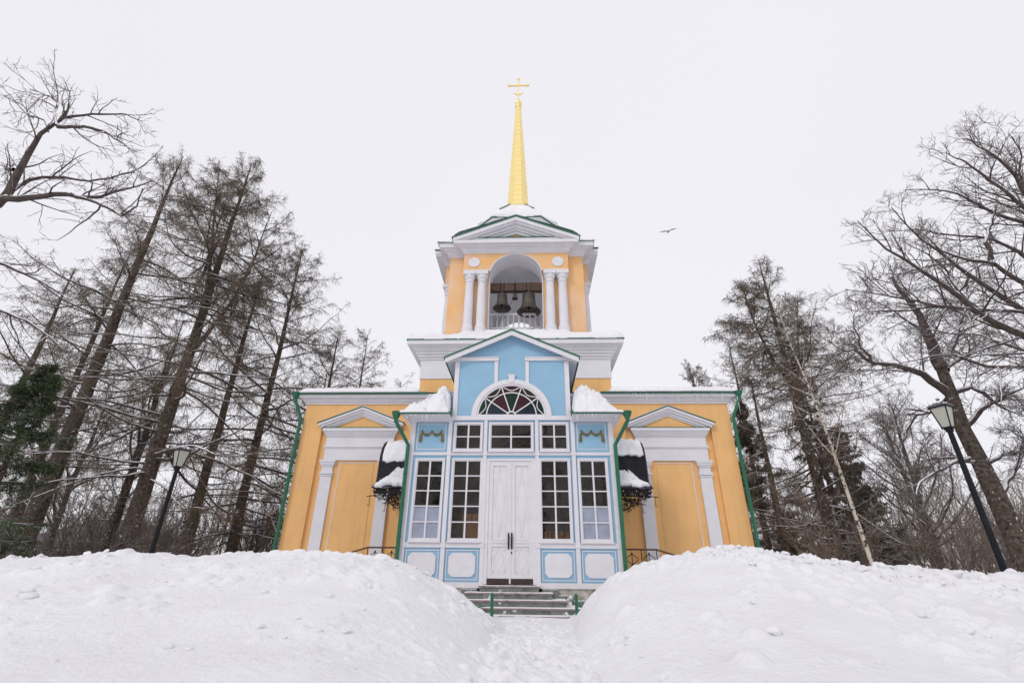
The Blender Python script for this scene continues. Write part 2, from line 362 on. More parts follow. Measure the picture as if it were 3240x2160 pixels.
def bank(name, x0, x1, prof, dmid, seed, label, rightside=False):
    res = .03
    xs = np.arange(x0, x1, res); ds = np.arange(2.2, 13.4, res)
    X, D = np.meshgrid(xs, ds)
    px = [p[0] for p in prof]; pz = [p[1] for p in prof]
    # the profile is given where the crest runs; it fans out slightly with distance
    k = (D/9.0)
    XX = (X-.57)*(1-.55*(1-1/k))+.57
    H = 0
    wv = np.clip(9.2-D,0,8)*.16
    for o_ in np.linspace(-1,1,9): H = H+np.interp(XX+o_*wv, px, pz)/9
    dm = dmid(X)
    up = np.interp((D/dm), [.15,.35,.55,.75,.88,.97,1.0,1.08,1.22,1.4], [0,.10,.33,.66,.88,.985,1,.97,.72,.25])
    # smooth the profile
    Z = H*up
    dd = Y*0 if False else D+CAMY
    crest = np.exp(-((D/dm-1)/.16)**2)
    z = Z + .05*fbm(X,D,.5,3,seed)*sstep(.1,.6,H)
    z = z + .012*fbm(X,D,1.8,5,seed+3,.55)*sstep(.05,.4,Z)
    # clods tumbled down from the crest
    rr = np.random.default_rng(seed)
    n = 3400
    cx = rr.uniform(x0, x1, n); t = rr.random(n)
    cdm = dmid(cx)
    cdist = np.where(t < .5, cdm*(1-np.abs(rr.normal(0,.09,n))+.03), cdm*rr.uniform(.5,1.03,n))
    dens = vnoise(cx*.8, cdist*.8, seed+7)
    if rightside: dens = dens*np.where(cx>4, 1.5, .75)
    rad = .018+.055*rr.random(n)**2.6+ (rr.random(n)>.975)*.07
    if rightside: rad = rad*np.where(cx>3.5,1.5,1.0)
    BF = np.zeros_like(z)
    okk = (dens > .40) & ~((np.abs(cdist/cdm-1)<.06) & (rr.random(n)<.55))
    for c0,c1,r in zip(cx[okk], cdist[okk], rad[okk]):
        i0 = int((c0-r*1.7-x0)/res); i1 = int((c0+r*1.7-x0)/res)+2; j0 = int((c1-r*1.7-2.2)/res); j1 = int((c1+r*1.7-2.2)/res)+2
        i0 = max(i0,0); j0 = max(j0,0)
        if i1 <= i0 or j1 <= j0 or i0 >= len(xs) or j0 >= len(ds): continue
        sx = X[j0:j1,i0:i1]-c0; sy = D[j0:j1,i0:i1]-c1
        q = np.sqrt(sx*sx*1.2+sy*sy)/r
        BF[j0:j1,i0:i1] = np.maximum(BF[j0:j1,i0:i1], r*.62*np.clip(1-q*q/1.9,0,1)**.7)
    z = z + BF + crest*.045*fbm(X,D,2.6,4,seed+11,.6) + crest*.02*np.abs(fbm(X,D,6,3,seed+13))
    z = z - .05*(1-sstep(0,.22,Z)) + (.006*fbm(X,D,9,2,seed+21))
    o = grid_mesh(name, xs, D[:,0]+CAMY, z, M['snow'], keep=(z > -.06))
    # loose clods lying on the bank
    side = 'right' if rightside else 'left'
    n = 1500 if rightside else 900; gx = rr.uniform(x0+.1,x1-.1,n); td = rr.random(n); gdm = dmid(gx)
    gd = np.where(td<.6, gdm*(1-np.abs(rr.normal(0,.10,n))+.02), gdm*rr.uniform(.48,1.03,n)); dn = vnoise(gx*.7,gd*.7,seed+33)
    ok = (dn > (.38 if rightside else .50)) | (rr.random(n)<.08)
    if rightside: ok &= (gx>2.6)|(rr.random(n)<.25)
    ok &= (gd>2.6)&(gd<12.8); gx,gd = gx[ok],gd[ok]
    ii = ((gx-x0)/res).astype(int).clip(0,len(xs)-1); jj = ((gd-2.2)/res).astype(int).clip(0,len(ds)-1); gz = z[jj,ii]
    k2 = gz>.08; gx,gd,gz = gx[k2],gd[k2],gz[k2]
    sz = .012+.045*rr.random(len(gx))**2.6+(rr.random(len(gx))>.96)*.045*rr.random(len(gx)); 
    if rightside: sz = sz*1.25
    order = np.argsort(-sz/gd); big = set(order[:55].tolist()); V=[];F=[];nv=0
    for q in range(len(gx)):
        pv,pf = CLODS[q%len(CLODS)]; R_ = rot_rand(rr); sc = sz[q]*np.array([rr.uniform(.8,1.3),rr.uniform(.8,1.3),rr.uniform(.6,.95)])
        v = (pv@R_.T)*sc
        if q in big:
            c = link_mesh('snow_clod', v, pf, M['snow'], None, True); c.location = (gx[q],gd[q]+CAMY,gz[q]+sz[q]*.25)
            tag(c, f'loose snow clod tumbled onto the {side} snow bank', 'snow clod', f'snow clods on the {side} bank')
        else:
            V.append(v+np.array([gx[q],gd[q]+CAMY,gz[q]+sz[q]*.2])); F.append(pf+nv); nv += len(v)
    cr = link_mesh('snow_crumbs', np.concatenate(V), np.concatenate(F), M['snow'], None, True); tag(cr, f'fine snow crumbs strewn over the {side} snow bank', 'snow crumbs', kind='stuff')
    tag(o, label, 'snow bank', 'ploughed snow banks either side of the path')
PL = [(-30,1.0),(-14,1.05),(-8.8,1.09),(-6.5,1.24),(-5.2,1.17),(-4.4,1.22),(-2.6,1.25),(-1.75,1.19),(-1.35,1.02),(-1.03,.83),(-.57,.58),(-.05,.19),(.15,.05),(.35,0),(2,0)]
PR = [(.6,0),(1.12,0),(1.3,.1),(1.5,.5),(1.9,.88),(2.43,1.10),(3.11,1.23),(4.01,1.38),(4.85,1.25),(6.23,1.08),(7.96,1.03),(9,.98),(12,.95),(30,.9)]
bank('snow_bank', -14, .5, PL, lambda x: 9.0+0*x, 3, 'long snow bank left of the path with a crumbly crest')
bank('snow_bank', .7, 13.5, PR, lambda x: 9.0+1.3*sstep(5,8.5,x), 12, 'rounded snow bank right of the path strewn with snow clods', True)

# ------------------------------------------------------------------ the church
CH = empty('church', (0,0,0)); tag(CH, 'yellow church with blue wooden porch, bell tower and gilded spire', 'church')
# --- wings
W0, WX, WT = 2.5, 8.0, 6.95
m = MB()
m.box(-WX,WX,W0+.12,14,-.2,WT)                       # body behind the facing
for s in (-1,1):
    a,b = sorted((s*7.25,s*WX)); m.box(a,b,W0,W0+.13,-.2,5.8)
    a,b = sorted((s*3.3,s*4.12)); m.box(a,b,W0,W0+.13,-.2,5.8)
    a,b = sorted((s*3.3,s*WX)); m.box(a,b,W0,W0+.13,5.8,WT-.2)
m.build('wall', M['yellow'], CH)
m = MB()                                              # porch plinth line of the wings
m.box(-WX-.05,WX+.05,W0-.06,W0+.1,-.2,.55); m.build('plinth', M['plinth'], CH)
def cornice(m, hx, yf, yb, steps, eps=0):            # stacked mouldings (z0,z1,overhang)
    for z0,z1,o in steps: m.box(-hx-o,hx+o,yf-o,yb+o,z0+eps,z1+eps)
m = MB(); cornice(m, WX, W0, 14, [(6.72,6.80,.05),(6.80,6.88,.11),(6.88,6.93,.15),(6.93,7.06,.26)]); m.build('cornice', M['white'], CH)
for s in (-1,1):
    m = MB(); a,b = sorted((s*3.3,s*8.3)); m.box(a,b,W0-.34,W0-.26,7.04,7.11); m.box(a,b,W0-.31,W0+.2,7.065,7.085)
    m.box(*sorted((s*8.27,s*8.35)),W0-.3,14,7.04,7.11)
    m.build('gutter', M['green'], CH)
m = MB(); m.add([(-8.3,W0-.3,7.10),(8.3,W0-.3,7.10),(8.3,14.3,7.10),(-8.3,14.3,7.10),(-5,6,7.9),(5,6,7.9),(5,11,7.9),(-5,11,7.9)],
      [(0,1,5,4),(1,2,6,5),(2,3,7,6),(3,0,4,7),(4,5,6,7),(3,2,1,0)]); m.build('roof', M['green'], CH)
# --- blind portals on the wings
def portal(cx, s):
    p = empty('portal', (0,0,0)); p.parent = CH
    T = Matrix.Translation((cx,0,0)); y = W0+.12
    m = MB(T)
    for q in (-1,1):
        a,b = sorted((q*.86,q*1.27))
        m.box(a,b,y-.13,y,-.2,4.04)                                   # pilaster
        m.box(a-.035,b+.035,y-.17,y,0.2,.75); 
        for z0,z1,o in ((4.04,4.08,.03),(4.10,4.19,.03),(4.19,4.38,-.005),(4.38,4.44,.03),(4.44,4.52,.06),(4.52,4.60,.085)):
            m.box(a-o,b+o,y-.13-o,y,z0,z1)
    for z0,z1,hx,o in ((4.60,5.03,1.27,.12),(5.03,5.07,1.29,.14),(5.07,5.14,1.31,.17),(5.14,5.47,1.27,.12),(5.47,5.53,1.30,.16),(5.53,5.60,1.34,.20),(5.60,5.66,1.38,.24),(5.66,5.76,1.42,.28)):
        m.box(-hx,hx,y-o,y,z0,z1)
    m.build('pilasters_and_entablature', M['white'], p)
    m = MB(T)
    for xe,ze,za,t,yo in ((1.60,5.93,6.56,.09,.34),(1.52,5.87,6.47,.09,.28),(1.44,5.80,6.38,.08,.22),(1.36,5.76,6.30,.07,.17)):
        m.rake2(xe,ze,za,t,y-yo,y)
    m.build('pediment', M['white'], p)
    m = MB(T); m.rake2(1.64,5.955,6.595,.025,y-.37,y); m.box(-1.43,1.43,y-.29,y-.02,5.765,5.785); m.build('flashing', M['green'], p)
    m = MB(T); m.prism([(-1.2,5.79),(1.2,5.79),(0,6.25)], y-.06, y+.02); m.build('tympanum', M['yellow'], p)
    m = MB(T)                                                            # recessed blind door with its bead
    m.box(-.86,.86,y-.06,y,-.2,4.595); m.build('blind_panel', M['yellow'], p)
    m = MB(T)
    q = s
    m.box(-.62,.62,y-.085,y-.055,4.50,4.525); m.box(*sorted((q*.62,q*.645)),y-.085,y-.055,.3,4.525)
    m.build('bead', M['white'], p)
    m = MB(T); m.box(-.62,.62,y-.075,y-.055,.3,4.48); m.build('panel_field', M['yellow'], p)
for s in (-1,1): portal(s*5.72, s)

# --- block under the tower
m = MB(); m.box(-3.92,3.92,3.47,11.3,6.9,9.0); m.build('block_wall', M['yellow'], CH)
m = MB(); m.box(-3.96,3.96,3.43,11.34,8.13,8.97)
cornice(m, 3.96, 3.43, 11.34, [(8.97,9.07,.05),(9.07,9.18,.12),(9.18,9.30,.19),(9.30,9.41,.26),(9.41,9.48,.33),(9.48,9.66,.52)])
m.build('block_cornice', M['white'], CH)
m = MB(); cornice(m, 3.96, 3.43, 11.34, [(9.66,9.70,.56)]); m.build('block_flashing', M['green'], CH)

# --- bell tower: four equal faces round the centre
TC = (0,7.4)
faces = [Matrix.Translation((TC[0],TC[1],0)) @ Matrix.Rotation(k*math.pi/2,4,'Z') for k in range(4)]
# local frame: face lies at y = -3.15 (core wall)
STEPS = ((14.70,14.78,.05),(14.78,14.87,.12),(14.87,14.93,.18),(14.93,15.0,.30),(15.0,15.16,.48))
for k,T in enumerate(faces):
    e = .0015*k
    hw = 3.2 if k%2==0 else 3.2-.75
    m = MB(T); m.box(-hw,-1.27,-3.15,-2.45,9.6,14.72); m.box(1.27,hw,-3.15,-2.45,9.6,14.72)
    m.arch_top(-1.27,1.27,14.72,0,1.27,13.42,-3.15,-2.45); m.box(-1.27,1.27,-3.15,-2.45,9.6,10.72); m.build('tower_wall', M['yellowb'], CH)
    m = MB(T); A0 = math.asin(.30/1.27); nn = 24
    cc = [(1.27*math.cos(A0+(math.pi-2*A0)*i/nn), 13.42+1.27*math.sin(A0+(math.pi-2*A0)*i/nn)) for i in range(nn+1)]
    for (xb,zb_),(xa,za) in zip(cc,cc[1:]): m.prism([(xa,za),(xb,zb_),(xb,14.715),(xa,14.715)],-3.5,-3.152)
    m.box(-2.47,-cc[0][0],-3.5,-3.152,13.72,14.715); m.box(cc[0][0],2.47,-3.5,-3.152,13.72,14.715)
    blk = m.build('portico_block', M['yellowb'], CH)
    for x in (-1.98,1.98):
        m = MB(T); m.add([(x+.27*math.cos(a),-3.515-o,14.20+.27*math.sin(a)) for o in (0,.02) for a in [2*math.pi*i/28 for i in range(28)]],
              [tuple(range(28,56)),tuple(range(28))]+[(i,(i+1)%28,(i+1)%28+28,i+28) for i in range(28)]); m.build('roundel', M['white'], blk)
    m = MB(T)
    for z0,z1,o in STEPS: m.box(-2.47-o,2.47+o,-3.5-o,-2.6,z0+.003+e,z1+.003+e)
    m.build('portico_cornice', M['white'], CH)
    m = MB(T)
    for xe,ze,za,t,yo in ((3.0,15.30,16.52,.20,.50),(2.86,15.22,16.38,.16,.40)): m.rake2(xe,ze,za,t,-3.5-yo,-2.7)
    m.box(-2.5,2.5,-3.72,-2.7,15.17,15.46)
    m.rake2(2.3,15.38,16.25,.17,-3.74,-3.0); m.rake2(2.1,15.36,16.13,.15,-3.64,-3.0); m.rake2(1.9,15.33,16.0,.15,-3.54,-3.0)
    pd = m.build('tower_pediment', M['white'], CH)
    m = MB(T); m.prism([(-1.2,15.45),(1.2,15.45),(0,15.95)],-3.40,-3.2); m.build('tympanum', M['yellowb'], pd)
    m = MB(T); m.rake2(3.06,15.335,16.575,.05,-4.04,-1.2); m.build('flashing', M['green'], pd)
    m = MB(T); m.box(-1.95,1.95,-3.76,-3.3,15.465,15.49); m.build('flashing', M['green'], pd)
    m = MB(T); m.ring(0,13.42,1.235,1.275,A0,math.pi-A0,-3.52,-2.44); m.ring(0,13.42,1.235,1.272,0,A0,-3.19,-2.44,6); m.ring(0,13.42,1.235,1.272,math.pi-A0,math.pi,-3.19,-2.44,6)
    m.box(-1.275,-1.235,-3.19,-2.44,10.72,13.42); m.box(1.235,1.275,-3.19,-2.44,10.72,13.42); m.box(-1.235,1.235,-3.20,-2.44,10.70,10.735)
    m.build('arch_lining', M['white'], CH)
m = MB(Matrix.Translation((TC[0],TC[1],0)))
for z0,z1,o in STEPS: m.box(-3.2-o,3.2+o,-3.2-o,3.2+o,z0,z1)
m.box(-3.72,3.72,-3.72,3.72,15.16,15.19)
m.build('tower_cornice', M['white'], CH)
m = MB(Matrix.Translation((TC[0],TC[1],0))); m.box(-3.73,3.73,-3.73,3.73,15.19,15.235); m.build('tower_flashing', M['green'], CH)
T0 = Matrix.Translation((TC[0],TC[1],0))
m = MB(T0); m.box(-2.44,2.44,-2.44,2.44,14.66,14.70); m.build('belfry_ceiling', M['white'], CH)
for k,T in enumerate(faces):
    e = .003*(k%2)
    m = MB(T); m.box(-2.40-e,-1.28,-2.435,-2.40,10.5,14.66); m.box(1.28,2.40+e,-2.435,-2.40,10.5,14.66); m.arch_top(-1.28,1.28,14.66,0,1.28,13.42,-2.435,-2.40)
    m.build('belfry_lining', M['white'], CH)
m = MB(T0); m.box(-2.9,2.9,-2.9,2.9,10.4,10.69); m.build('belfry_floor', M['stone'], CH)
# drum and roof
def octa(a): return [(a/math.cos(math.pi/8)*math.cos(math.pi/8+k*math.pi/4), a/math.cos(math.pi/8)*math.sin(math.pi/8+k*math.pi/4)) for k in range(8)]
m = MB(); m.lathe([(x/math.cos(math.pi/8),z) for x,z in ((2.75,15.1),(2.75,17.15),(2.85,17.2),(2.98,17.3))], TC[0],TC[1],8,.5); m.build('drum', M['white'], CH)
m = MB(); m.lathe([(x/math.cos(math.pi/8),z) for x,z in ((3.02,17.30),(3.04,17.36),(2.4,18.1),(.72,20.1),(.70,20.2))], TC[0],TC[1],8,.5); m.build('drum_roof', M['green'], CH)
sp = MB(); c8 = math.cos(math.pi/8)
sp.lathe([(r/c8,z) for r,z in ((.98,19.86),(1.0,19.90),(.66,20.22))], TC[0],TC[1],8,.5)
rows = 22; z0,z1,r0,r1 = 20.18,29.15,.63,.165
for i in range(rows):      # gilded sheets lapped in rows
    a = z0+(z1-z0)*i/rows; b = z0+(z1-z0)*(i+1)/rows
    ra = r0+(r1-r0)*i/rows; rb = r0+(r1-r0)*(i+1)/rows
    sp.lathe([((ra+.006)/c8,a),((rb+.012)/c8,b),((rb-.004)/c8,b+.001)], TC[0],TC[1],8,.5)
spire = sp.build('spire', M['gold'], CH)
sm = mat('brass_seam',(.66,.47,.14),.5,metal=.6)
def seam_spire():      # thin dark seams between the sheets
    for i in range(rows):
        m = MB(); a = z0+(z1-z0)*i/rows; ra = r0+(r1-r0)*i/rows+.014
        m.lathe([(ra/c8,a-.006),(ra/c8,a+.006)], TC[0],TC[1],8,.5)
        m.build('sheet_seam', sm, spire)
seam_spire()
m = MB(); m.lathe([(.17,29.1),(.24,29.2),(.17,29.28),(.13,29.32),(.19,29.4),(.235,29.5),(.24,29.6),(.19,29.72),(.10,29.8),(.05,29.84),(.09,29.9),(.05,29.97),(.03,30.0)], TC[0],TC[1],16); m.build('spire_ball', M['gold'], spire, True)
m = MB(Matrix.Translation((TC[0],TC[1],0)))
m.box(-.045,.045,-.04,.04,29.95,32.02); m.box(-.66,.66,-.038,.038,31.33,31.42)
m.ring(0,30.78,.29,.36,math.pi*1.14,math.pi*1.86,-.037,.037,12)
for cx,cz in ((0,32.08),(-.68,31.375),(.68,31.375),(0,31.375)):
    m.lathe([(.01,cz-.08),(.08,cz-.03),(.09,cz),(.08,cz+.03),(.01,cz+.08)],cx,0,8)
for cx,cz,dx,dz in ((0,31.98,.13,0),(-.58,31.375,0,.12),(.58,31.375,0,.12)):
    m.tube([(cx-dx,0,cz-dz),(cx+dx,0,cz+dz)],.03,6)
for k in range(4):
    a = math.pi/4+k*math.pi/2; m.tube([(0,0,31.375),(.22*math.cos(a),0,31.375+.22*math.sin(a))],[.02,.008],5)
m.build('cross', M['gold'], CH)
# columns of the four porticoes
for k,T in enumerate(faces[:4]):
    for x in (-2.17,-1.585,1.585,2.17):
        m = MB(T); m.lathe([(.26,10.4),(.26,10.78),(.23,10.85),(.205,10.95),(.21,11.8),(.183,13.02),(.175,13.14),(.21,13.15),(.21,13.21),(.18,13.22),(.18,13.30),(.21,13.33),(.25,13.42),(.265,13.52)],x,-3.33,20)
        c = m.build('column', M['white'], CH, False)
        m = MB(T); m.box(x-.285,x+.285,-3.61,-3.155,13.52,13.72); m.build('abacus', M['white'], c)
# balustrade set back in the front arch
BY = 5.05
bal = MB(); bal.box(-1.26,1.26,BY-.05,BY+.05,11.96,12.05); bal.box(-1.26,1.26,BY-.04,BY+.04,11.22,11.30)
br = bal.build('balustrade', M['whitew'], CH)
for i in range(10):
    x = -1.17+i*.26
    m = MB(); m.lathe([(.045,11.30),(.045,11.38),(.022,11.41),(.045,11.51),(.05,11.57),(.026,11.69),(.03,11.76),(.045,11.79),(.02,11.84),(.045,11.90),(.045,11.96)],x,BY,8); m.build('baluster', M['whitew'], br)
m = MB(); m.box(-1.26,1.26,BY-.06,BY+.06,10.70,11.20); m.build('parapet', M['innerp'], CH)
m = MB(); m.box(-1.238,1.238,4.55,4.80,13.03,13.46); m.build('bell_beam', M['darkwood'], CH)

# --- bells
def bell(x, y, ztop, r, h, label, yaw=0, tilt=0):
    b = empty('bell', (x,y,ztop)); b.rotation_euler = (tilt,0,yaw); tag(b, label, 'bell', 'bells hanging in the tower arch')
    prof = [(.0,0),(.30,-.005),(.42,-.03),(.50,-.10),(.53,-.22),(.55,-.45),(.62,-.64),(.74,-.80),(.90,-.92),(1.0,-.985),(1.0,-1.0),(.94,-.995),(.82,-.90),(.66,-.74),(.54,-.6),(.48,-.4),(.44,-.12),(.0,-.06)]
    m = MB(); m.lathe([(max(p*r,.001),z*h) for p,z in prof],0,0,28)
    for zz in (-.13,-.30,-.80): 
        rr = .525 if zz>-.5 else .74
        m.lathe([(rr*r,zz*h-.012),(rr*r+.014,zz*h-.006),(rr*r+.014,zz*h+.006),(rr*r,zz*h+.012)],0,0,28)
    m.build('bell_body', M['bronze'], b, True)
    m = MB()
    for a in (0,1.57): 
        c,s_ = math.cos(a)*r*.22, math.sin(a)*r*.22
        m.tube([(-c,-s_,-.01),(-c*1.1,-s_*1.1,.07),(0,0,.13),(c*1.1,s_*1.1,.07),(c,s_,-.01)],r*.05+.008,6)
    m.build('crown', M['bronze'], b)
    m = MB()
    for q in (-1,1): 
        m.tube([(q*r*.16,-.14,.06),(q*r*.22,-.14,.62)],.011,5); m.tube([(q*r*.16,.16,.06),(q*r*.22,.16,.62)],.011,5); m.tube([(q*r*.1,0,.08),(q*r*.16,-.14,.06)],.012,5); m.tube([(q*r*.1,0,.08),(q*r*.16,.16,.06)],.012,5)
    m.build('hanger', M['iron'], b)
    m = MB(); m.tube([(0,0,-.12*h),(.0,-r*.25,-.75*h)],.016,6); m.lathe([(.01,-1.0*h),(.055*r+.02,-.94*h),(.09*r+.02,-.86*h),(.04*r,-.76*h)],0,-r*.3,10); m.build('clapper', M['iron'], b)
bell(-.66,4.66,12.93,.43,.82,'middle sized bronze bell on the left of the arch')
bell(.60,4.66,12.93,.56,1.02,'largest bronze bell on the right of the arch')
bell(-.06,4.66,12.93,.15,.30,'tiny bronze bell between the two larger bells')
for pts,lb in (([(-.66,4.6,12.2),(-.9,4.7,11.6),(-1.0,4.9,11.3)],'thin rope from the left bell to the balustrade'),([(-.06,4.65,12.7),(-.4,4.75,12.2),(-.9,4.9,11.4)],'thin rope from the tiny bell to the balustrade')):
    m = MB(); m.tube(pts,.009,4); tag(m.build('bell_rope', M['iron']), lb, 'rope')

# --- porch
PX, PZ = 3.22, 5.37
def porch():
    m = MB(); m.box(-PX+.03,PX-.03,.03,.13,.55,5.38)      # carved below by openings: rebuilt from strips
    blue = MB()
    cols = [(-3.07,-2.01),(-1.89,-.87),(-.76,.76),(.87,1.89),(2.01,3.07)]
    # blue facing strips round each window
    def facing(x0,x1,z0,z1,wx0,wx1,wz0,wz1):
        blue.box(x0,wx0,.05,.12,z0,z1); blue.box(wx1,x1,.05,.12,z0,z1)
        blue.box(wx0,wx1,.05,.12,wz1,z1)
        if wz0>z0: blue.box(wx0,wx1,.05,.12,z0,wz0)
    up = [None,(-1.83,-.90),(-.71,.71),(.90,1.83),None]
    lo = [(-2.98,-2.05),(-1.83,-.86),(-.70,.70),(.86,1.83),(2.05,2.98)]
    for i,(x0,x1) in enumerate(cols):
        if up[i]: facing(x0,x1,4.34,PZ,up[i][0],up[i][1],4.38,5.30)
        else: blue.box(x0,x1,.05,.12,4.34,PZ)
        if i==2: facing(x0,x1,.65,4.25,-.70,.70,.65,4.15)
        else:
            facing(x0,x1,1.73,4.25,lo[i][0],lo[i][1],1.76,4.15); blue.box(x0,x1,.05,.12,.70,1.59)
    # tall gabled bay
    blue.prism([(-1.77,5.51),(-1.28,5.51)]+[(-1.28,5.52),(-1.28,7.4),(-1.77,7.4)],.03,.1)
    blue.prism([(1.28,5.51),(1.77,5.51),(1.77,7.4),(1.28,7.4)],.03,.1)
    blue.arch_top(-1.28,1.28,7.4,0,1.28,5.51,.03,.1,rz=1.23)
    blue.prism([(-1.90,7.4),(1.90,7.4),(1.90,7.55),(0,8.40),(-1.90,7.55)],.03,.1)
    blue.build('blue_boarding', M['blue'], CH)
    # side and rear walls of the porch (blue boards outside)
    sd = MB()
    for s in (-1,1):
        sd = MB(); a,b = sorted((s*3.10,s*3.20)); sd.box(a,b,.13,.55,.55,5.37); sd.box(a,b,1.95,2.6,.55,5.37); sd.box(a,b,.55,1.95,3.3,5.37)
        a,b = sorted((s*1.82,s*1.9)); sd.box(a,b,.1,3.5,5.38,7.6)
        sd.build('side_wall', M['blue'], CH)
    # white posts and rails
    for a,b in ((-PX,-3.07),(-2.01,-1.89),(-.87,-.76),(.76,.87),(1.89,2.01),(3.07,PX)):
        w = MB(); w.box(a,b,0,.13,.58,PZ); w.box(a-.012,b+.012,-.015,.1,1.60,1.72); w.box(a-.012,b+.012,-.015,.1,4.245,4.345); w.build('post', M['whitew'], CH)
    for (a,b) in ((-3.07,-2.01),(-1.89,-.87),(.87,1.89),(2.01,3.07)):
        for za,zb in ((1.59,1.73),(4.25,4.34)): w = MB(); w.box(a,b,.01,.12,za,zb); w.build('rail', M['whitew'], CH)
    w = MB(); w.box(-.76,.76,.01,.12,4.25,4.34); w.build('rail', M['whitew'], CH)
    w = MB(); w.box(-PX-.01,PX+.01,-.02,.13,PZ,5.51)
    for s in (-1,1):
        a,b = sorted((s*1.77,s*1.92)); w.box(a,b,-.005,.12,5.51,7.42)
        a,b = sorted((s*.46,s*.58)); w.box(a,b,-.01,.06,6.6,7.42)
        a,b = sorted((s*.44,s*2.15)); w.box(a,b,-.03,.06,7.44,7.54); w.box(a,b,-.05,.06,7.54,7.57)
        a,b = sorted((s*3.0,s*3.24)); w.box(a,b,-.02,2.5,5.375,5.50)
    w.ring(0,5.51,1.13,1.30,0,math.pi,-.02,.1,36,.965)
    w.prism([(-.08,6.66),(.08,6.66),(.115,6.9),(-.115,6.9)],-.05,.08); w.box(-.14,.14,-.06,.08,6.9,6.925)
    w.build('beam_and_arch', M['whitew'], CH)
    for a,c in ((-PX,-.80),(.80,PX)): b = MB(); b.box(a,c,-.02,.12,.56,.70); b.build('sill_board', M['whiteworn'], CH)
    for a,c in ((-PX-.02,-.9),(.9,PX+.02)): b = MB(); b.box(a,c,.02,.2,-.1,.56); b.build('porch_plinth', M['plinth'], CH)
    # stone blocks stepping beside the stair
    for s in (-1,1):
        for x0,x1,y,z0,z1 in ((.9,1.35,-.06,.2,.545),(1.35,1.75,-.08,.1,.40),(1.76,2.15,-.12,0,.28)):
            b = MB(); b.box(*sorted((s*x0,s*x1)),y,.1,z0,z1); b.build('plinth_block', M['stone'], CH, bevel=.01)
    # gable roof
    r = MB(); r.rake2(2.29,7.49,8.535,.055,-.28,3.44); r.build('porch_roof', M['green'], CH)
    f = MB(); f.rake2(2.25,7.455,8.475,.17,-.25,-.19); f.rake2(2.22,7.455,8.465,.05,-.19,3.43); f.build('bargeboard', M['whitew'], CH)
    # side lean-to roofs: eaves, gutters, soffits
    for s in (-1,1):
        g = MB(); g.box(*sorted((s*1.86,s*3.50)),-.56,-.48,5.43,5.50); g.box(*sorted((s*1.93,s*3.48)),-.52,-.1,5.46,5.475)
        g.build('porch_gutter', M['green'], CH)
        q = MB(); a = s
        q.prismx([(-.5,5.44),(-.02,5.30),(-.02,5.44)], *sorted((s*1.93,s*3.3)))
        q.prism([(s*3.24,5.30),(s*3.48,5.44),(s*3.24,5.44)],-.45,2.4)
        q.add([(s*3.24,-.45,5.44),(s*3.48,-.48,5.45),(s*3.24,-.02,5.3),(s*3.3,-.5,5.45)],[(0,1,2),(0,2,3),(1,3,2),(0,3,1)])
        q.build('soffit', M['whitew'], CH)
        rr = MB(); rr.add([(s*1.93,-.5,5.48),(s*3.5,-.5,5.48),(s*3.5,2.4,5.48),(s*1.93,2.4,5.48),(s*1.93,.9,6.2),(s*1.93,2.4,6.2)],[(0,1,4),(1,2,5,4),(0,3,2,1),(0,4,5,3),(2,3,5)])
        rr.build('side_roof', M['green'], CH)
porch()
# windows
def window(x0,x1,z0,z1,nx,nz,frosted=()):
    f = MB(); fw = .055
    f.box(x0,x0+fw,-.005,.11,z0,z1); f.box(x1-fw,x1,-.005,.11,z0,z1); f.box(x0+fw,x1-fw,-.003,.11,z0,z0+fw); f.box(x0+fw,x1-fw,-.003,.11,z1-fw,z1)
    f.box(x0-.02,x1+.02,-.05,.05,z0-.035,z0-.002)
    ix0,ix1,iz0,iz1 = x0+fw,x1-fw,z0+fw,z1-fw; iw = .03
    f.box(ix0,ix0+iw,.02,.10,iz0,iz1); f.box(ix1-iw,ix1,.02,.10,iz0,iz1); f.box(ix0+iw,ix1-iw,.021,.10,iz0,iz0+iw); f.box(ix0+iw,ix1-iw,.021,.10,iz1-iw,iz1)
    ix0+=iw; ix1-=iw; iz0+=iw; iz1-=iw
    for i in range(1,nx):
        x = ix0+(ix1-ix0)*i/nx; t=.032 if nx==2 else .02; f.box(x-t/1.3,x+t/1.3,.022,.09,iz0,iz1)
    for j in range(1,nz):
        z = iz0+(iz1-iz0)*j/nz; f.box(ix0,ix1,.026,.088,z-.016,z+.016)
    fo = f.build('window', M['whitew'], CH)
    zs = iz0+(iz1-iz0)*2/5 if frosted else iz0
    p = MB(); p.box(ix0,ix1,.06,.064,zs,iz1); p.build('pane', M['glass'], fo)
    if frosted:
        p = MB(); p.box(ix0,ix1,.06,.066,iz0,zs); p.build('frosted_pane', M['frost'], fo)
for x0,x1 in ((-1.83,-.90),(-.71,.71),(.90,1.83)): window(x0,x1,4.38,5.30,2,2)
window(-2.98,-2.05,1.76,4.15,2,5,True); window(2.05,2.98,1.76,4.15,2,5,True)
window(-1.83,-.86,1.76,4.15,2,5); window(.86,1.83,1.76,4.15,2,5)
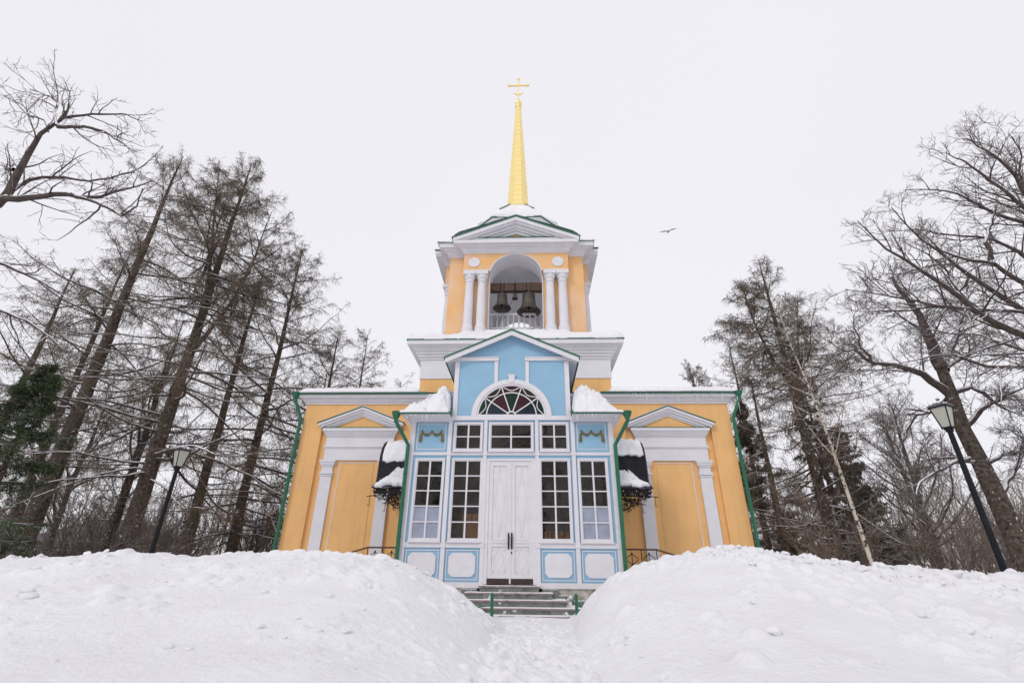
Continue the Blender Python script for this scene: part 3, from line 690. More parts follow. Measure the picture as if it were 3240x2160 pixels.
# vestibule room seen through the glass
m = MB(); m.box(-3.0,3.0,2.40,2.46,.5,5.4); m.box(-3.06,-3.0,.2,2.46,.5,5.4); m.box(3.0,3.06,.2,2.46,.5,5.4); m.box(-3,3,.2,2.4,5.36,5.4); m.box(-3,3,.2,2.4,.5,.56); m.build('vestibule_wall', M['inner'], CH)
for x in (-2.85,-2.1,-.85,.55,1.65,2.6): m = MB(); m.box(x,x+.28,.75,.82,.6,5.2); m.build('dark_curtain', M['innerd'], CH)
def carton(x,y,z,w,d,h,label,rz=0):
    m = MB(); m.box(-w/2,w/2,-d/2,d/2,0,h); 
    o = m.build('cardboard_box', M['carton'], bevel=.006); o.location=(x,y,z); o.rotation_euler=(0,0,rz); tag(o,label,'box','cardboard boxes behind the porch windows')
    t = MB(); t.box(-w/2-.002,w/2+.002,-.03,.03,h,h+.002); t.box(-.03,.03,-d/2-.003,-d/2,h*.6,h); to = t.build('tape', mat('tape'+str(x),(.36,.22,.12),.4), o)
carton(-1.17,.30,1.81,.52,.3,.72,'tall plywood coloured box behind the left inner window',.05)
carton(1.10,.28,1.81,.2,.2,.26,'reddish carton behind the right inner window, nearest the door')
carton(1.40,.28,1.81,.3,.2,.25,'wide carton in the middle of the right inner window sill',.08)
carton(1.66,.28,1.81,.12,.2,.23,'narrow carton at the outer corner of the right inner window')
for a in (-1.9,.8): m = MB(); m.box(a,a+1.1,.14,.9,.6,1.8); m.build('window_shelf', M['darkwood'], CH)
# lunette
lf = MB(); y0,y1=.0,.09; K=.965
lf.ring(0,5.51,1.07,1.125,0,math.pi,y0,y1,36,K); lf.box(-1.125,1.125,.001,.09,5.51,5.56)
lf.ring(0,5.53,.79,.825,0,math.pi,.02,.08,30,K); lf.ring(0,5.53,.115,.16,0,math.pi,.02,.08,12,K)
angs = [math.pi*k/5 for k in (1,2,3,4)]
for a in angs: lf.bar(.14*math.cos(a),5.53+.14*math.sin(a)*K,1.09*math.cos(a),5.53+1.08*math.sin(a)*K,.035,.025,.078)
for k in range(5):          # festoon shaped glazing bars between the rays
    a0,a1 = math.pi*k/5,math.pi*(k+1)/5; pts=[]
    for i in range(9):
        t=i/8; a=a0+(a1-a0)*t; r=1.085-.20*math.sin(math.pi*t); pts.append((r*math.cos(a),5.53+r*K*math.sin(a)))
    for p,q in zip(pts,pts[1:]): lf.bar(p[0],p[1],q[0],q[1],.026,.027,.076)
lun = lf.build('lunette_window', M['whitew'], CH)
inner_c = ['sg_blue','sg_red','sg_green','sg_red','sg_blue']; outer_c = ['sg_green','sg_olive','sg_red','sg_olive','sg_green']
for k in range(5):
    a0,a1 = math.pi*k/5,math.pi*(k+1)/5
    m = MB(); m.ring(0,5.53,.14,.80,a0,a1,.05,.055,6,K); m.build('stained_pane', M[inner_c[k]], lun)
    m = MB(); m.ring(0,5.53,.80,1.09,a0,a1,.05,.055,6,K); m.build('stained_pane', M[outer_c[k]], lun)
m = MB(); m.ring(0,5.53,.0,.13,0,math.pi,.05,.055,8,K); m.build('stained_pane', M['sg_olive'], lun)
# door leaves
def door():
    fr = MB()
    fr.box(-.76,-.66,.02,.13,.65,4.15); fr.box(.66,.76,.02,.13,.65,4.15); fr.box(-.66,.66,.02,.13,4.08,4.15)
    fr.build('door_frame', M['whitew'], CH)
    for s in (-1,1):
        d = MB(); a = lambda x: s*x
        def bx(x0,x1,y0,y1,z0,z1): d.box(*sorted((a(x0),a(x1))),y0,y1,z0,z1)
        bx(.008,.66,.075,.12,.66,4.08)
        bx(.008,.10,.05,.08,.66,4.08); bx(.57,.66,.05,.08,.66,4.08)
        for z0,z1 in ((.80,.92),(1.66,1.80),(3.96,4.08)): bx(.10,.57,.052,.08,z0,z1)
        def frame(x0,x1,z0,z1,t,y): 
            bx(x0,x1,y,.08,z0,z0+t); bx(x0,x1,y,.08,z1-t,z1); bx(x0,x0+t,y+.001,.08,z0+t,z1-t); bx(x1-t,x1,y+.001,.08,z0+t,z1-t)
        frame(.10,.57,.92,1.66,.03,.042); frame(.10,.57,1.80,3.96,.03,.042)
        bx(.09,.58,.03,.06,1.72,1.745)
        def line(x0,z0,x1,z1): d.bar(a(x0),z0,a(x1),z1,.017,.064,.078)
        c=.335
        line(c-.16,1.29,c,.98); line(c,.98,c+.16,1.29); line(c-.16,1.29,c,1.60); line(c,1.60,c+.16,1.29)
        line(c-.15,2.88,c,1.90); line(c,1.90,c+.15,2.88); line(c-.15,2.88,c,3.86); line(c,3.86,c+.15,2.88)
        for x,z in ((.175,1.0),(.50,1.0),(.175,1.57),(.50,1.57)):
            d.add([(a(x)+.038*math.cos(t),y,z+.038*math.sin(t)) for y in (.05,.078) for t in [2*math.pi*i/14 for i in range(14)]],[tuple(range(14)),tuple(range(27,13,-1))]+[(i,(i+1)%14,(i+1)%14+14,i+14) for i in range(14)])
        leaf = d.build('door', M['whitew'], CH)
        k = MB(); k.box(*sorted((a(.012),a(.655))),.04,.05,.665,.80); k.build('kick_plate', M['kick'], leaf)
        h = MB(); h.tube([(a(.045),.02,1.58),(a(.045),-.02,1.66),(a(.045),-.02,1.90),(a(.045),.02,1.98)],[.012,.02,.02,.012],8); h.box(a(.045)-.022,a(.045)+.022,.035,.048,1.56,2.0); h.build('handle', M['iron'], leaf)
        if s==1: h = MB(); h.box(.03,.06,.035,.048,1.44,1.50); h.build('keyhole', M['iron'], leaf)
    ast = MB(); ast.box(-.022,.022,.03,.06,.67,4.08); ast.build('door_bead', M['whitew'], CH)
door()
# lower panels with cut corners, upper side panels with garlands
def octpanel(x0,x1,z0,z1,c): return [(x0+c,z0),(x1-c,z0),(x1,z0+c),(x1,z1-c),(x1-c,z1),(x0+c,z1),(x0,z1-c),(x0,z0+c)]
def wire(m,x0,x1,z0,z1,t,y0=.03,y1=.055):
    m.box(x0,x1,y0,y1,z0,z0+t); m.box(x0,x1,y0,y1,z1-t,z1); m.box(x0,x0+t,y0,y1,z0+t,z1-t); m.box(x1-t,x1,y0,y1,z0+t,z1-t)
for x0,x1 in ((-3.07,-2.01),(-1.89,-.87),(.87,1.89),(2.01,3.07)):
    m = MB(); wire(m,x0+.05,x1-.05,.75,1.53,.022); pf=m.build('panel_frame', M['whitew'], CH); m=MB(); m.prism(octpanel(x0+.125,x1-.125,.83,1.46,.11),.02,.055); m.build('panel', M['whitew'], CH)
def drape(cx):
    m = MB(); y=.02; z=5.01
    for i in (-1,0,1):
        m.lathe([(.012,z-.035),(.03,z-.02),(.033,z),(.03,z+.02),(.012,z+.035)],cx+i*.31,y,8)
    for a,b in ((-.31,0),(0,.31)):
        for sag in (.08,.125):
            m.tube([(cx+a+(b-a)*t,y,z-.02-sag*math.sin(math.pi*t)) for t in [i/8 for i in range(9)]],.017,6)
    for s in (-1,1):
        for o in (0,.03):
            m.tube([(cx+s*.31,y,z-.02),(cx+s*(.325+o),y,z-.12),(cx+s*(.33+o*1.6),y-.005,z-.33)],[.016,.02,.028],6)
    m.build('garland', M['brass'], CH)
for s in (-1,1):
    x0,x1 = sorted((s*2.08,s*3.0)); m = MB(); wire(m,x0,x1,4.42,5.28,.025); m.build('panel_frame', M['whitew'], CH); drape(s*2.54)
# stair
for i,(z,hw,y) in enumerate(((.63,.84,-.40),(.475,1.18,-.73),(.32,1.52,-1.06),(.165,1.86,-1.40),(.02,2.15,-1.80))):
    m = MB(); m.box(-hw+.03,hw-.03,y+.04,.0 if i==0 else -.02*i+.0,z-.17,z-.035); st = m.build('step', M['stone'], CH, bevel=.01)
    m = MB(); m.box(-hw,hw,y,.03-i*.01,z-.035,z+.005); m.build('tread', M['steptop'], st, bevel=.008)

# downpipes
def pipe(pts, r, funnel):
    m = MB(); m.tube(pts, r, 10)
    for a,b in zip(pts[2:],pts[3:]):
        n = int(abs(b[2]-a[2])/1.0)
        for i in range(1,n+1): 
            z = a[2]+(b[2]-a[2])*i/(n+1); m.tube([(a[0],a[1],z-.02),(a[0],a[1],z+.02)], r*1.15, 10)
    p = m.build('downpipe', M['green'], CH)
    x,y,z = funnel; f = MB(); f.lathe([(r*1.05,z-.16),(r*1.3,z-.12),(.13,z-.02),(.13,z+.03),(.15,z+.035),(.15,z+.09),(.10,z+.09)],x,y,10); f.build('funnel', M['green'], p)
for s in (-1,1):
    pipe([(s*8.36,2.2,7.0),(s*8.36,2.2,6.84),(s*8.06,2.34,6.15),(s*8.06,2.34,0)],.062,(s*8.36,2.2,7.02))
    pipe([(s*3.62,-.45,5.42),(s*3.62,-.45,5.22),(s*3.24,-.09,4.55),(s*3.24,-.09,0.1)],.06,(s*3.62,-.45,5.42))

# side landings with doors, canopies and railings
for s in (-1,1):
    m = MB(); m.box(*sorted((s*3.22,s*4.35)),.45,2.45,-.1,.66)
    for i in range(5): m.box(*sorted((s*(4.35+.3*i),s*(4.65+.3*i))),.45,2.0,-.1,.52-.12*i)
    m.build('side_landing', M['plinth'], CH)
    m = MB(); m.box(*sorted((s*3.15,s*3.21)),.62,1.9,.66,3.2); m.build('side_door', M['whitew'], CH)
    # railing
    m = MB(); z=1.60; y=.55
    m.tube([(s*3.25,y,z),(s*4.30,y,z),(s*5.0,y,1.40),(s*5.9,y,1.05)],.025,6)
    rail = m.build('railing', M['railwood'], CH)
    m = MB()
    for x,zt,zb in ((3.3,1.6,.66),(3.85,1.6,.66),(4.30,1.6,.66),(4.75,1.47,.45),(5.3,1.28,.3),(5.85,1.07,.1)): m.tube([(s*x,y,zb),(s*x,y,zt)],.014,5)
    for x in (3.57,4.07,4.52,5.0):
        zc = 1.2 if x<4.4 else 1.0
        for q in (-1,1):
            m.tube([(s*x+q*(.10-.10*math.cos(t*2.2))*.9,y,zc-.02+.33*(t/3)) for t in [i*.5 for i in range(7)]],.011,5)
            m.tube([(s*x+q*.07*math.sin(t)*1.0,y,zc-.09+.07*math.cos(t)) for t in [i*.6 for i in range(10)]],.011,5)
        m.tube([(s*x,y,zc-.5),(s*x,y,zc+.32)],.012,5)
    m.build('scroll_iron', M['iron'], rail)
    # canopy: bell shaped barrel over the side door
    prof = []      # (y,z) across, bell section
    for t,z in ((-.98,3.34),(-.90,3.40),(-.82,3.50),(-.775,3.66),(-.765,3.9),(-.75,4.15),(-.70,4.40),(-.60,4.62),(-.45,4.80),(-.25,4.91),(0,4.95)): prof.append((1.3+t,z))
    prof = prof + [(2.6-yy,z) for yy,z in reversed(prof[:-1])]
    xi,xo = s*3.20,s*4.28
    m = MB(); n=len(prof); xsx=[xi,xi+(xo-xi)*.5,xo]
    V=[]; 
    for lay in (0,-.02):
        for x in xsx:
            for yy,z in prof: V.append((x+ (s*.06 if z<3.45 and x==xo else 0),1.3+(yy-1.3)*(1+lay*2),z+lay))
    F=[]
    for L in (0,1):
        o=L*3*n
        for i in range(2):
            for j in range(n-1): F.append((o+i*n+j,o+i*n+j+1,o+(i+1)*n+j+1,o+(i+1)*n+j))
    for i in range(2):
        for j in (0,n-1): F.append((i*n+j,(i+1)*n+j,3*n+(i+1)*n+j,3*n+i*n+j))
    for j in range(n-1): F.append((2*n+j,2*n+j+1,5*n+j+1,5*n+j))
    m.add(V,F); can = m.build('canopy', M['canopy'], CH)
    m = MB(); m.tube([(xi,prof[0][0],prof[0][1]),(xo+s*.07,prof[0][0],prof[0][1]-.02)],.02,6); m.tube([(xo+s*.004,p[0],p[1]) for p in prof],.016,6); m.tube([(xo+s*.07,prof[0][0],prof[0][1]-.02),(xo+s*.07,prof[-1][0],prof[-1][1]-.02)],.02,6)
    for x in (3.4,3.8,4.2): m.tube([(s*x,prof[0][0]+.05,prof[0][1]-.02),(s*x,prof[-1][0]-.05,prof[0][1]-.02)],.015,5)
    m.build('canopy_edge', M['purple'], can)
    rr = random.Random(5+s)
    for y in (.40,2.15):        # scroll brackets square to the porch wall
        gm = MB(); im = MB()
        im.tube([(s*3.22,y,3.30),(s*4.34,y,3.22)],.016,5); im.tube([(s*3.22,y,3.24),(s*3.24,y,2.62)],.018,5)
        im.tube([(s*3.22,y,2.66),(s*3.55,y,2.72),(s*3.9,y,2.95),(s*4.3,y,3.08),(s*4.5,y,3.05)],.014,5)
        im.tube([(s*3.22,y,3.08),(s*4.3,y,3.10)],.011,5)
        im.tube([(s*4.40,y,3.10),(s*4.40,y,2.86),(s*4.38,y,2.80),(s*4.42,y,2.78),(s*4.45,y,2.83)],.009,5)
        for cx,cz,R in ((3.42,3.0,.10),(3.62,2.86,.10),(3.62,3.05,.07),(3.82,2.98,.08),(4.0,3.05,.05),(3.4,2.76,.09),(3.85,2.84,.07),(4.08,2.96,.06),(4.22,3.06,.04),(3.6,2.68,.06),(3.3,2.9,.07),(3.5,3.18,.05),(3.7,3.18,.05),(3.9,3.18,.05),(4.1,3.17,.05),(4.25,3.16,.04),(3.3,3.18,.05)):
            im.tube([(s*(cx+R*(1-t/14)*math.cos(t)),y,cz+R*(1-t/14)*math.sin(t)) for t in [i*.62 for i in range(15)]],.009,4)
        for i in range(34):
            cx = 3.26+rr.random()**1.5*.9; cz = 3.20-(rr.random()*.5)*(1-(cx-3.2)/1.25); R = .025+rr.random()*.05; a0 = rr.random()*6.3
            im.tube([(s*(cx+R*(1-t/10)*math.cos(t+a0)),y+rr.uniform(-.01,.01),cz+R*(1-t/10)*math.sin(t+a0)) for t in [i_*.8 for i_ in range(9)]],.013,4)
        for i in range(15):
            cx = 3.27+rr.random()**1.4*.85; cz = 3.16-(rr.random()*.5)*(1-(cx-3.2)/1.3); a = rr.random()*6.3; L=.04+rr.random()*.04
            gm.tube([(s*cx,y-.03,cz),(s*cx+L*math.cos(a)*.5,y-.04,cz+L*.5*math.sin(a)),(s*cx+L*math.cos(a),y-.03,cz+L*math.sin(a))],[.003,.015,.003],4)
        for i in range(12):
            a = i*math.pi/6; gm.tube([(s*3.40,y-.035,2.92),(s*3.40+.08*math.cos(a),y-.035,2.92+.08*math.sin(a))],[.008,.004],4)
        if y<1:
            for x in (3.45,3.85,4.25): gm.box(s*x-.015,s*x+.015,.36,.38,3.225,3.255)
            im.box(*sorted((s*3.22,s*4.30)),.385,.40,3.13,3.31)
        im.build('bracket', M['iron'], can); gm.build('gilded_leaves', M['brassl'], can)

# ------------------------------------------------------------------ snow lying on the building
def snow_cap(x0,x1,y0,y1,base,h,label,seed,rim=.25,rough=.05,res=.05,shape=None,name='roof_snow',droop=0.03):
    nx = max(8,int((x1-x0)/res)); ny = max(6,int((y1-y0)/res))
    xs = np.linspace(x0,x1,nx); ys = np.linspace(y0,y1,ny); X,Y = np.meshgrid(xs,ys)
    e = np.minimum(np.minimum(X-x0,x1-X),np.minimum(Y-y0,y1-Y)); q = np.clip(e/rim,0,1)
    hh = (h(X,Y) if callable(h) else h)*np.sqrt(1-(1-q)**2)
    bz = base(X,Y) if callable(base) else base+0*X
    nzz = fbm(X,Y,1.3,3,seed)*.5+fbm(X,Y,5,3,seed+5)*.35
    Z = bz+hh*(1+nzz*rough*8*.5)+rough*fbm(X,Y,9,3,seed+9)*q
    # wavy outline
    wob = .04*fbm(X,Y,2.5,3,seed+2)*(1-q)
    V1 = np.stack([X+wob,Y+wob,Z],-1).reshape(-1,3); V0 = np.stack([X+wob,Y+wob,bz-droop],-1).reshape(-1,3)
    i = np.arange(nx-1)[None,:]+np.arange(ny-1)[:,None]*nx
    F = np.stack([i,i+1,i+1+nx,i+nx],-1).reshape(-1,4); n=nx*ny; F0 = F[:,::-1]+n
    b = list(range(nx))+[nx-1+nx*j for j in range(1,ny)]+[nx*(ny-1)+k for k in range(nx-2,-1,-1)]+[nx*j for j in range(ny-2,0,-1)]
    b = np.array(b); b2 = np.roll(b,-1); side = np.stack([b,b+n,b2+n,b2],1)
    o = link_mesh(name, np.concatenate([V1,V0]), np.concatenate([F,F0,side]), M['snow'], None, True)
    tag(o,label,'snow','snow lying on the church'); return o
def wroof(X,Y): return 7.12+np.minimum(np.clip((Y-2.2)/3.7,0,1),1)*.75
snow_cap(-8.18,-3.6,2.10,6.0,wroof,.20,'snow layer along the left wing roof',41,rim=.35,rough=.03)
snow_cap(3.6,8.18,2.10,6.0,wroof,.20,'snow layer with icicles below on the right wing roof',43,rim=.35,rough=.03)
def ledge(X,Y):
    h = .30+.10*fbm(X,Y,.7,2,77)
    for cx in (-2.17,-1.585,1.585,2.17): h = h+.16*np.exp(-((X-cx)/.34)**2-((Y-3.75)/.35)**2)
    return np.where(np.abs(X)<1.3,np.where(Y>3.6,.5,h),h)
snow_cap(-4.50,4.50,2.87,4.24,lambda X,Y: 9.70+np.clip((Y-3.0)/1.2,0,1)*.55,ledge,'thick snow on the ledge at the foot of the bell tower',51,rim=.22,rough=.03)
snow_cap(-4.5,-3.1,4.3,11.5,9.70,.3,'snow on the left side ledge of the tower block',52,rim=.3)
snow_cap(3.1,4.5,4.3,11.5,9.70,.3,'snow on the right side ledge of the tower block',53,rim=.3)
# heaps on the porch side roofs
def heap(s,label,seed):
    x0,x1 = sorted((s*1.95,s*3.50))
    def h(X,Y):
        u = np.clip((np.abs(X)-1.95)/1.55,0,1); v = np.clip((Y+.52)/.85,0,1)
        prof = np.interp(u,[0,.07,.15,.31,.42,.62,.81,.95,1],[.62,.85,1.10,1.02,.80,.60,.40,.18,.10]) if s<0 else np.interp(u,[0,.08,.16,.3,.42,.61,.75,.88,1],[.55,.85,1.08,1.07,1.02,.82,.58,.32,.12])
        jag = 1+(.42 if s<0 else .2)*fbm(X,Y,3.1,6,seed,.7)
        lump = 1.3*np.abs(fbm(X,Y,3.4,3,seed+5,.55))+.5*fbm(X,Y,8,3,seed+8,.6)
        return (.10+ (prof-.1)*v**.5)*jag + lump*(.26 if s<0 else .16)*np.clip(u*6,.3,1)*np.clip((1-u)*3,0,1)-.05
    return snow_cap(x0,x1,-.58,2.2,5.49,h,label,seed,rim=.10,rough=.05,res=.03,name='snow_heap')
heap(-1,'jagged heap of snow on the left side roof of the porch',61); heap(1,'rounded heap of snow on the right side roof of the porch',63)
# canopy snow
def can_snow(s):
    fx = np.array; sec=[]
    def patch(pts, thick, label, seed, x0=3.24, x1=4.22, jag=.12, narrow=0):
        n=40; k=34; P=np.array(pts); tt=np.linspace(0,1,len(P)); V=[]
        for j in range(n):
            t=j/(n-1); yy=np.interp(t,tt,P[:,0]); zz=np.interp(t,tt,P[:,1]); nyy=np.interp(t,tt,P[:,2]); nzz=np.interp(t,tt,P[:,3])
            for i in range(k):
                u=i/(k-1); 
                e=min(u,1-u)/.12; f=min(t,1-t)/.10; q=math.sqrt(max(0,1-(1-min(1,e))**2))*math.sqrt(max(0,1-(1-min(1,f))**2))
                nn=float(fbm(np.array([u*3.]),np.array([t*3.]),1.7,4,seed)[0])
                wj=jag*float(fbm(np.array([u*4.]),np.array([0.]),1.5,3,seed+3)[0])
                h=thick*(q*(1+.4*nn)) -.015
                xx=x0+(x1-x0)*(u*(1-narrow*t*(u)))
                V.append((s*xx, yy+nyy*h+ (wj if f<1.2 else 0)*.3, zz+nzz*h+(wj if t>.5 or t<.2 else 0)*.6*(1 if narrow else 1)))
        V=np.array(V); i=np.arange(k-1)[None,:]+np.arange(n-1)[:,None]*k
        F=np.stack([i,i+1,i+1+k,i+k],-1).reshape(-1,4)
        o=link_mesh('canopy_snow',V,F,M['snow'],None,True); tag(o,label,'snow','snow lying on the church')
        sm=o.modifiers.new('solid','SOLIDIFY'); sm.thickness=.02
    side = 'left' if s<0 else 'right'
    patch([(.33,3.36,-.5,.86),(.42,3.44,-.6,.8),(.50,3.54,-.8,.6),(.53,3.66,-1,.3),(.535,3.76,-1,.2),(.54,3.86,-1,.1)] if s>0 else [(.33,3.36,-.5,.86),(.42,3.44,-.6,.8),(.50,3.54,-.8,.6),(.53,3.68,-1,.3),(.535,3.80,-1,.2),(.54,3.92,-1,.1)],.13,f'lower snow patch on the eave of the {side} side canopy',71+s,x1=4.31,narrow=.62)
    patch([(.565,4.34 if s>0 else 4.15,-.9,.1),(.60,4.40,-.9,.4),(.70,4.62,-.7,.7),(.86,4.80,-.5,.9),(1.1,4.92,-.1,1),(1.5,4.92,.1,1),(1.8,4.75,.5,.8)],.12 if s>0 else .05,f'upper snow cap on the crown of the {side} side canopy',81+s,x1=4.25 if s>0 else 4.20)
for s in (-1,1): can_snow(s)
# tower roof snow
def tower_snow():
    # snow on the eight sided roof
    V=[];F=[]; n=64; rings=[(3.02,17.33),(3.06,17.42),(2.98,17.56),(2.4,18.28),(1.7,19.13),(1.15,19.75),(1.0,19.88)]
    for j,(a,z) in enumerate(rings):
        for k in range(n):
            th=2*math.pi*k/n; r=a/math.cos(((th+math.pi/8)%(math.pi/4))-math.pi/8)
            w=1+.012*math.sin(7*th+j)+.01*math.sin(13*th)
            V.append((TC[0]+r*w*math.cos(th),TC[1]+r*w*math.sin(th),z+.03*math.sin(5*th+j*2)))
    for j in range(len(rings)-1):
        for k in range(n): F.append((j*n+k,j*n+(k+1)%n,(j+1)*n+(k+1)%n,(j+1)*n+k))
    o=link_mesh('roof_snow',V,F,M['snow'],None,True); tag(o,'snow covering the eight sided roof below the gilded spire','snow','snow lying on the church')
    # green ridges standing clear of the snow
    for k in range(8):
        a=math.pi/8+k*math.pi/4; R1=1.02/c8; R2=2.2/c8
        m=MB(); m.tube([(TC[0]+R1*math.cos(a),TC[1]+R1*math.sin(a),19.90),(TC[0]+R2*math.cos(a),TC[1]+R2*math.sin(a),18.56)],.05,6); m.build('roof_ridge',M['green'],CH)
    # gable roofs of the four pediments
    lab=['front','right','back','left']
    for k,T in enumerate(faces):
        V=[];F=[]; nu,nv=40,16
        for s in (-1,1):
            base=len(V)
            for j in range(nv):
                y=-4.0+j*(2.2)/(nv-1)
                for i in range(nu):
                    u=i/(nu-1); x=s*3.0*u; z=16.575-1.24*u
                    e=min(1,min((1-u)/.12,(j)/2.5+.12)); h=.14*math.sqrt(max(0,1-(1-e)**2))*(1+.5*float(fbm(np.array([x+k*5.]),np.array([y]),1.1,3,90)[0]))+(.14*u if u<.9 else .14*.9*(1-(u-.9)*8))
                    V.append((x,y,z+max(h,0)*1.0))
            for j in range(nv-1):
                for i in range(nu-1):
                    a=base+j*nu+i; F.append((a,a+1,a+1+nu,a+nu))
        V=[tuple(T@Vector(v)) for v in V]
        o=link_mesh('roof_snow',V,F,M['snow'],None,True); tag(o,f'snow on the {lab[k]} gable roof of the bell tower','snow','snow lying on the church')
    q=0
    for sx in (-1,1):
        for sy in (-1,1):
            x0,x1=sorted((TC[0]+sx*2.5,TC[0]+sx*3.76)); y0,y1=sorted((TC[1]+sy*2.5,TC[1]+sy*3.76))
            nm={(-1,-1):'front left',(1,-1):'front right',(-1,1):'rear left',(1,1):'rear right'}[(sx,sy)]
            snow_cap(x0,x1,y0,y1,15.245,.34,f'snow cushion on the {nm} cornice corner of the bell tower',100+q,rim=.45,rough=.03,droop=0); q+=1
tower_snow()
# little snow on pediments and ledges of the portals
for s in (-1,1):
    m=MB(Matrix.Translation((s*5.72,0,0))); m.rake2(1.60,5.985,6.62,.03,W0-.22,W0+.1)
    o=m.build('ledge_snow',M['snow']); tag(o,f"thin snow line on the {'left' if s<0 else 'right'} portal pediment",'snow','snow lying on the church')
m=MB(); m.rake2(2.25,7.51,8.555,.022,-.22,3.4); tag(m.build('roof_snow',M['snow']),'thin snow on the green gable roof of the porch','snow','snow lying on the church')
# icicles
rr=random.Random(11); protos=[]
for v in range(3):
    m=MB(); m.lathe([(.016,0),(.013,-.15),(.009+.002*v,-.45),(.005,-.75),(.0015,-1.0)],0,0,6); 
    me=m.build('icicle',M['ice'],None,True); protos.append(me)
used=set()
def icicle(x,y,z,L,label,group):
    v=rr.randrange(3)
    if v not in used: o=protos[v]; used.add(v)
    else: o=protos[v].copy(); COL.objects.link(o)
    o.location=(x,y,z); o.scale=(1+L*.6,1+L*.6,L); tag(o,label,'icicle',group)
for i in range(36):
    t=rr.random(); x=4.2+t*4.1; L=.06+rr.random()**3*.4
    if 6.2<x<7.5: L+=rr.random()**2*.35
    if x>7.9: L+=rr.random()*.45
    icicle(x,W0-.31,7.05,L,'clear icicle hanging from the green gutter of the right wing','icicles under the right wing gutter')
for i in range(16): icicle(8.31,W0-.2+i*.12,7.05,.3+rr.random()*.5,'clear icicle hanging from the green gutter of the right wing','icicles under the right wing gutter')
for s,a,b in ((-1,2.2,3.0),(1,2.05,2.75)):
    for i in range(14): icicle(s*(a+(b-a)*rr.random()),-.52,5.44,.05+rr.random()**2*.25,'small icicle hanging from the green gutter of the porch','icicles under the porch gutters')

# ------------------------------------------------------------------ green posts, lamps, bird
def post(x,y,sx,label):
    p=empty('railing_post',(x,y,0)); tag(p,label,'post','green metal posts at the end of the path')
    m=MB(); m.tube([(0,0,-.2),(0,0,.46)],.036,12); m.lathe([(.036,.45),(.045,.46),(.04,.50),(.02,.53),(.005,.535)],0,0,12); m.build('post_shaft',M['green'],p)
    m=MB(); m.tube([(0,.02,.26),(sx*.10,.1,.25),(sx*.6,.45,.16),(sx*1.4,.8,.12)],.013,6); m.build('rail',M['green'],p)
post(-.33,-2.2,-1,'green metal post left of the stair, half sunk in snow')
post(1.65,-2.2,1,'green metal post right of the stair, half sunk in snow')
def lamp(x,y,zb,zt,rz,label):
    L=empty('street_lamp',(x,y,0),rz); tag(L,label,'street lamp','park lamps in front of the church')
    m=MB(); m.tube([(0,0,zb-.6),(0,0,zt)],[.062,.048],12); m.lathe([(.07,zt-.03),(.07,zt+.01),(.09,zt+.03),(.09,zt+.05)],0,0,12); m.build('pole',M['lampiron'],L)
    a,b,h=.075,.142,.44; z0=zt+.05
    g=MB(); g.add([(-a,-a,z0),(a,-a,z0),(a,a,z0),(-a,a,z0),(-b,-b,z0+h),(b,-b,z0+h),(b,b,z0+h),(-b,b,z0+h)],[(0,1,5,4),(1,2,6,5),(2,3,7,6),(3,0,4,7),(3,2,1,0),(4,5,6,7)]); g.build('lamp_glass',M['milk'],L)
    f=MB()
    for i,j in ((-1,-1),(1,-1),(1,1),(-1,1)):
        f.tube([(i*(a+.004),j*(a+.004),z0),(i*(b+.004),j*(b+.004),z0+h)],.013,5)
    for r,z in ((a+.01,z0),(b+.012,z0+h)):
        for (p,q) in (((-r,-r),(r,-r)),((r,-r),(r,r)),((r,r),(-r,r)),((-r,r),(-r,-r))): f.tube([(p[0],p[1],z),(q[0],q[1],z)],.016,5)
    f.build('lamp_frame',M['lampiron'],L)
    c=MB(); b2=b+.03; zc=z0+h+.012
    c.lathe([(b2*1.41,zc),(b2*1.38,zc+.03),(.165,zc+.08),(.09,zc+.115),(.03,zc+.14),(.03,zc+.165),(.045,zc+.18),(.015,zc+.205)],0,0,4,.5); c.build('lamp_cap',M['lampcap'],L)
lamp(9.40,-4.8,.95,3.74,math.radians(28),'near black park lamp with milky lantern, right of the church')
lamp(-9.05,-2.0,.9,3.43,math.radians(60),'farther black park lamp with milky lantern, left of the church')
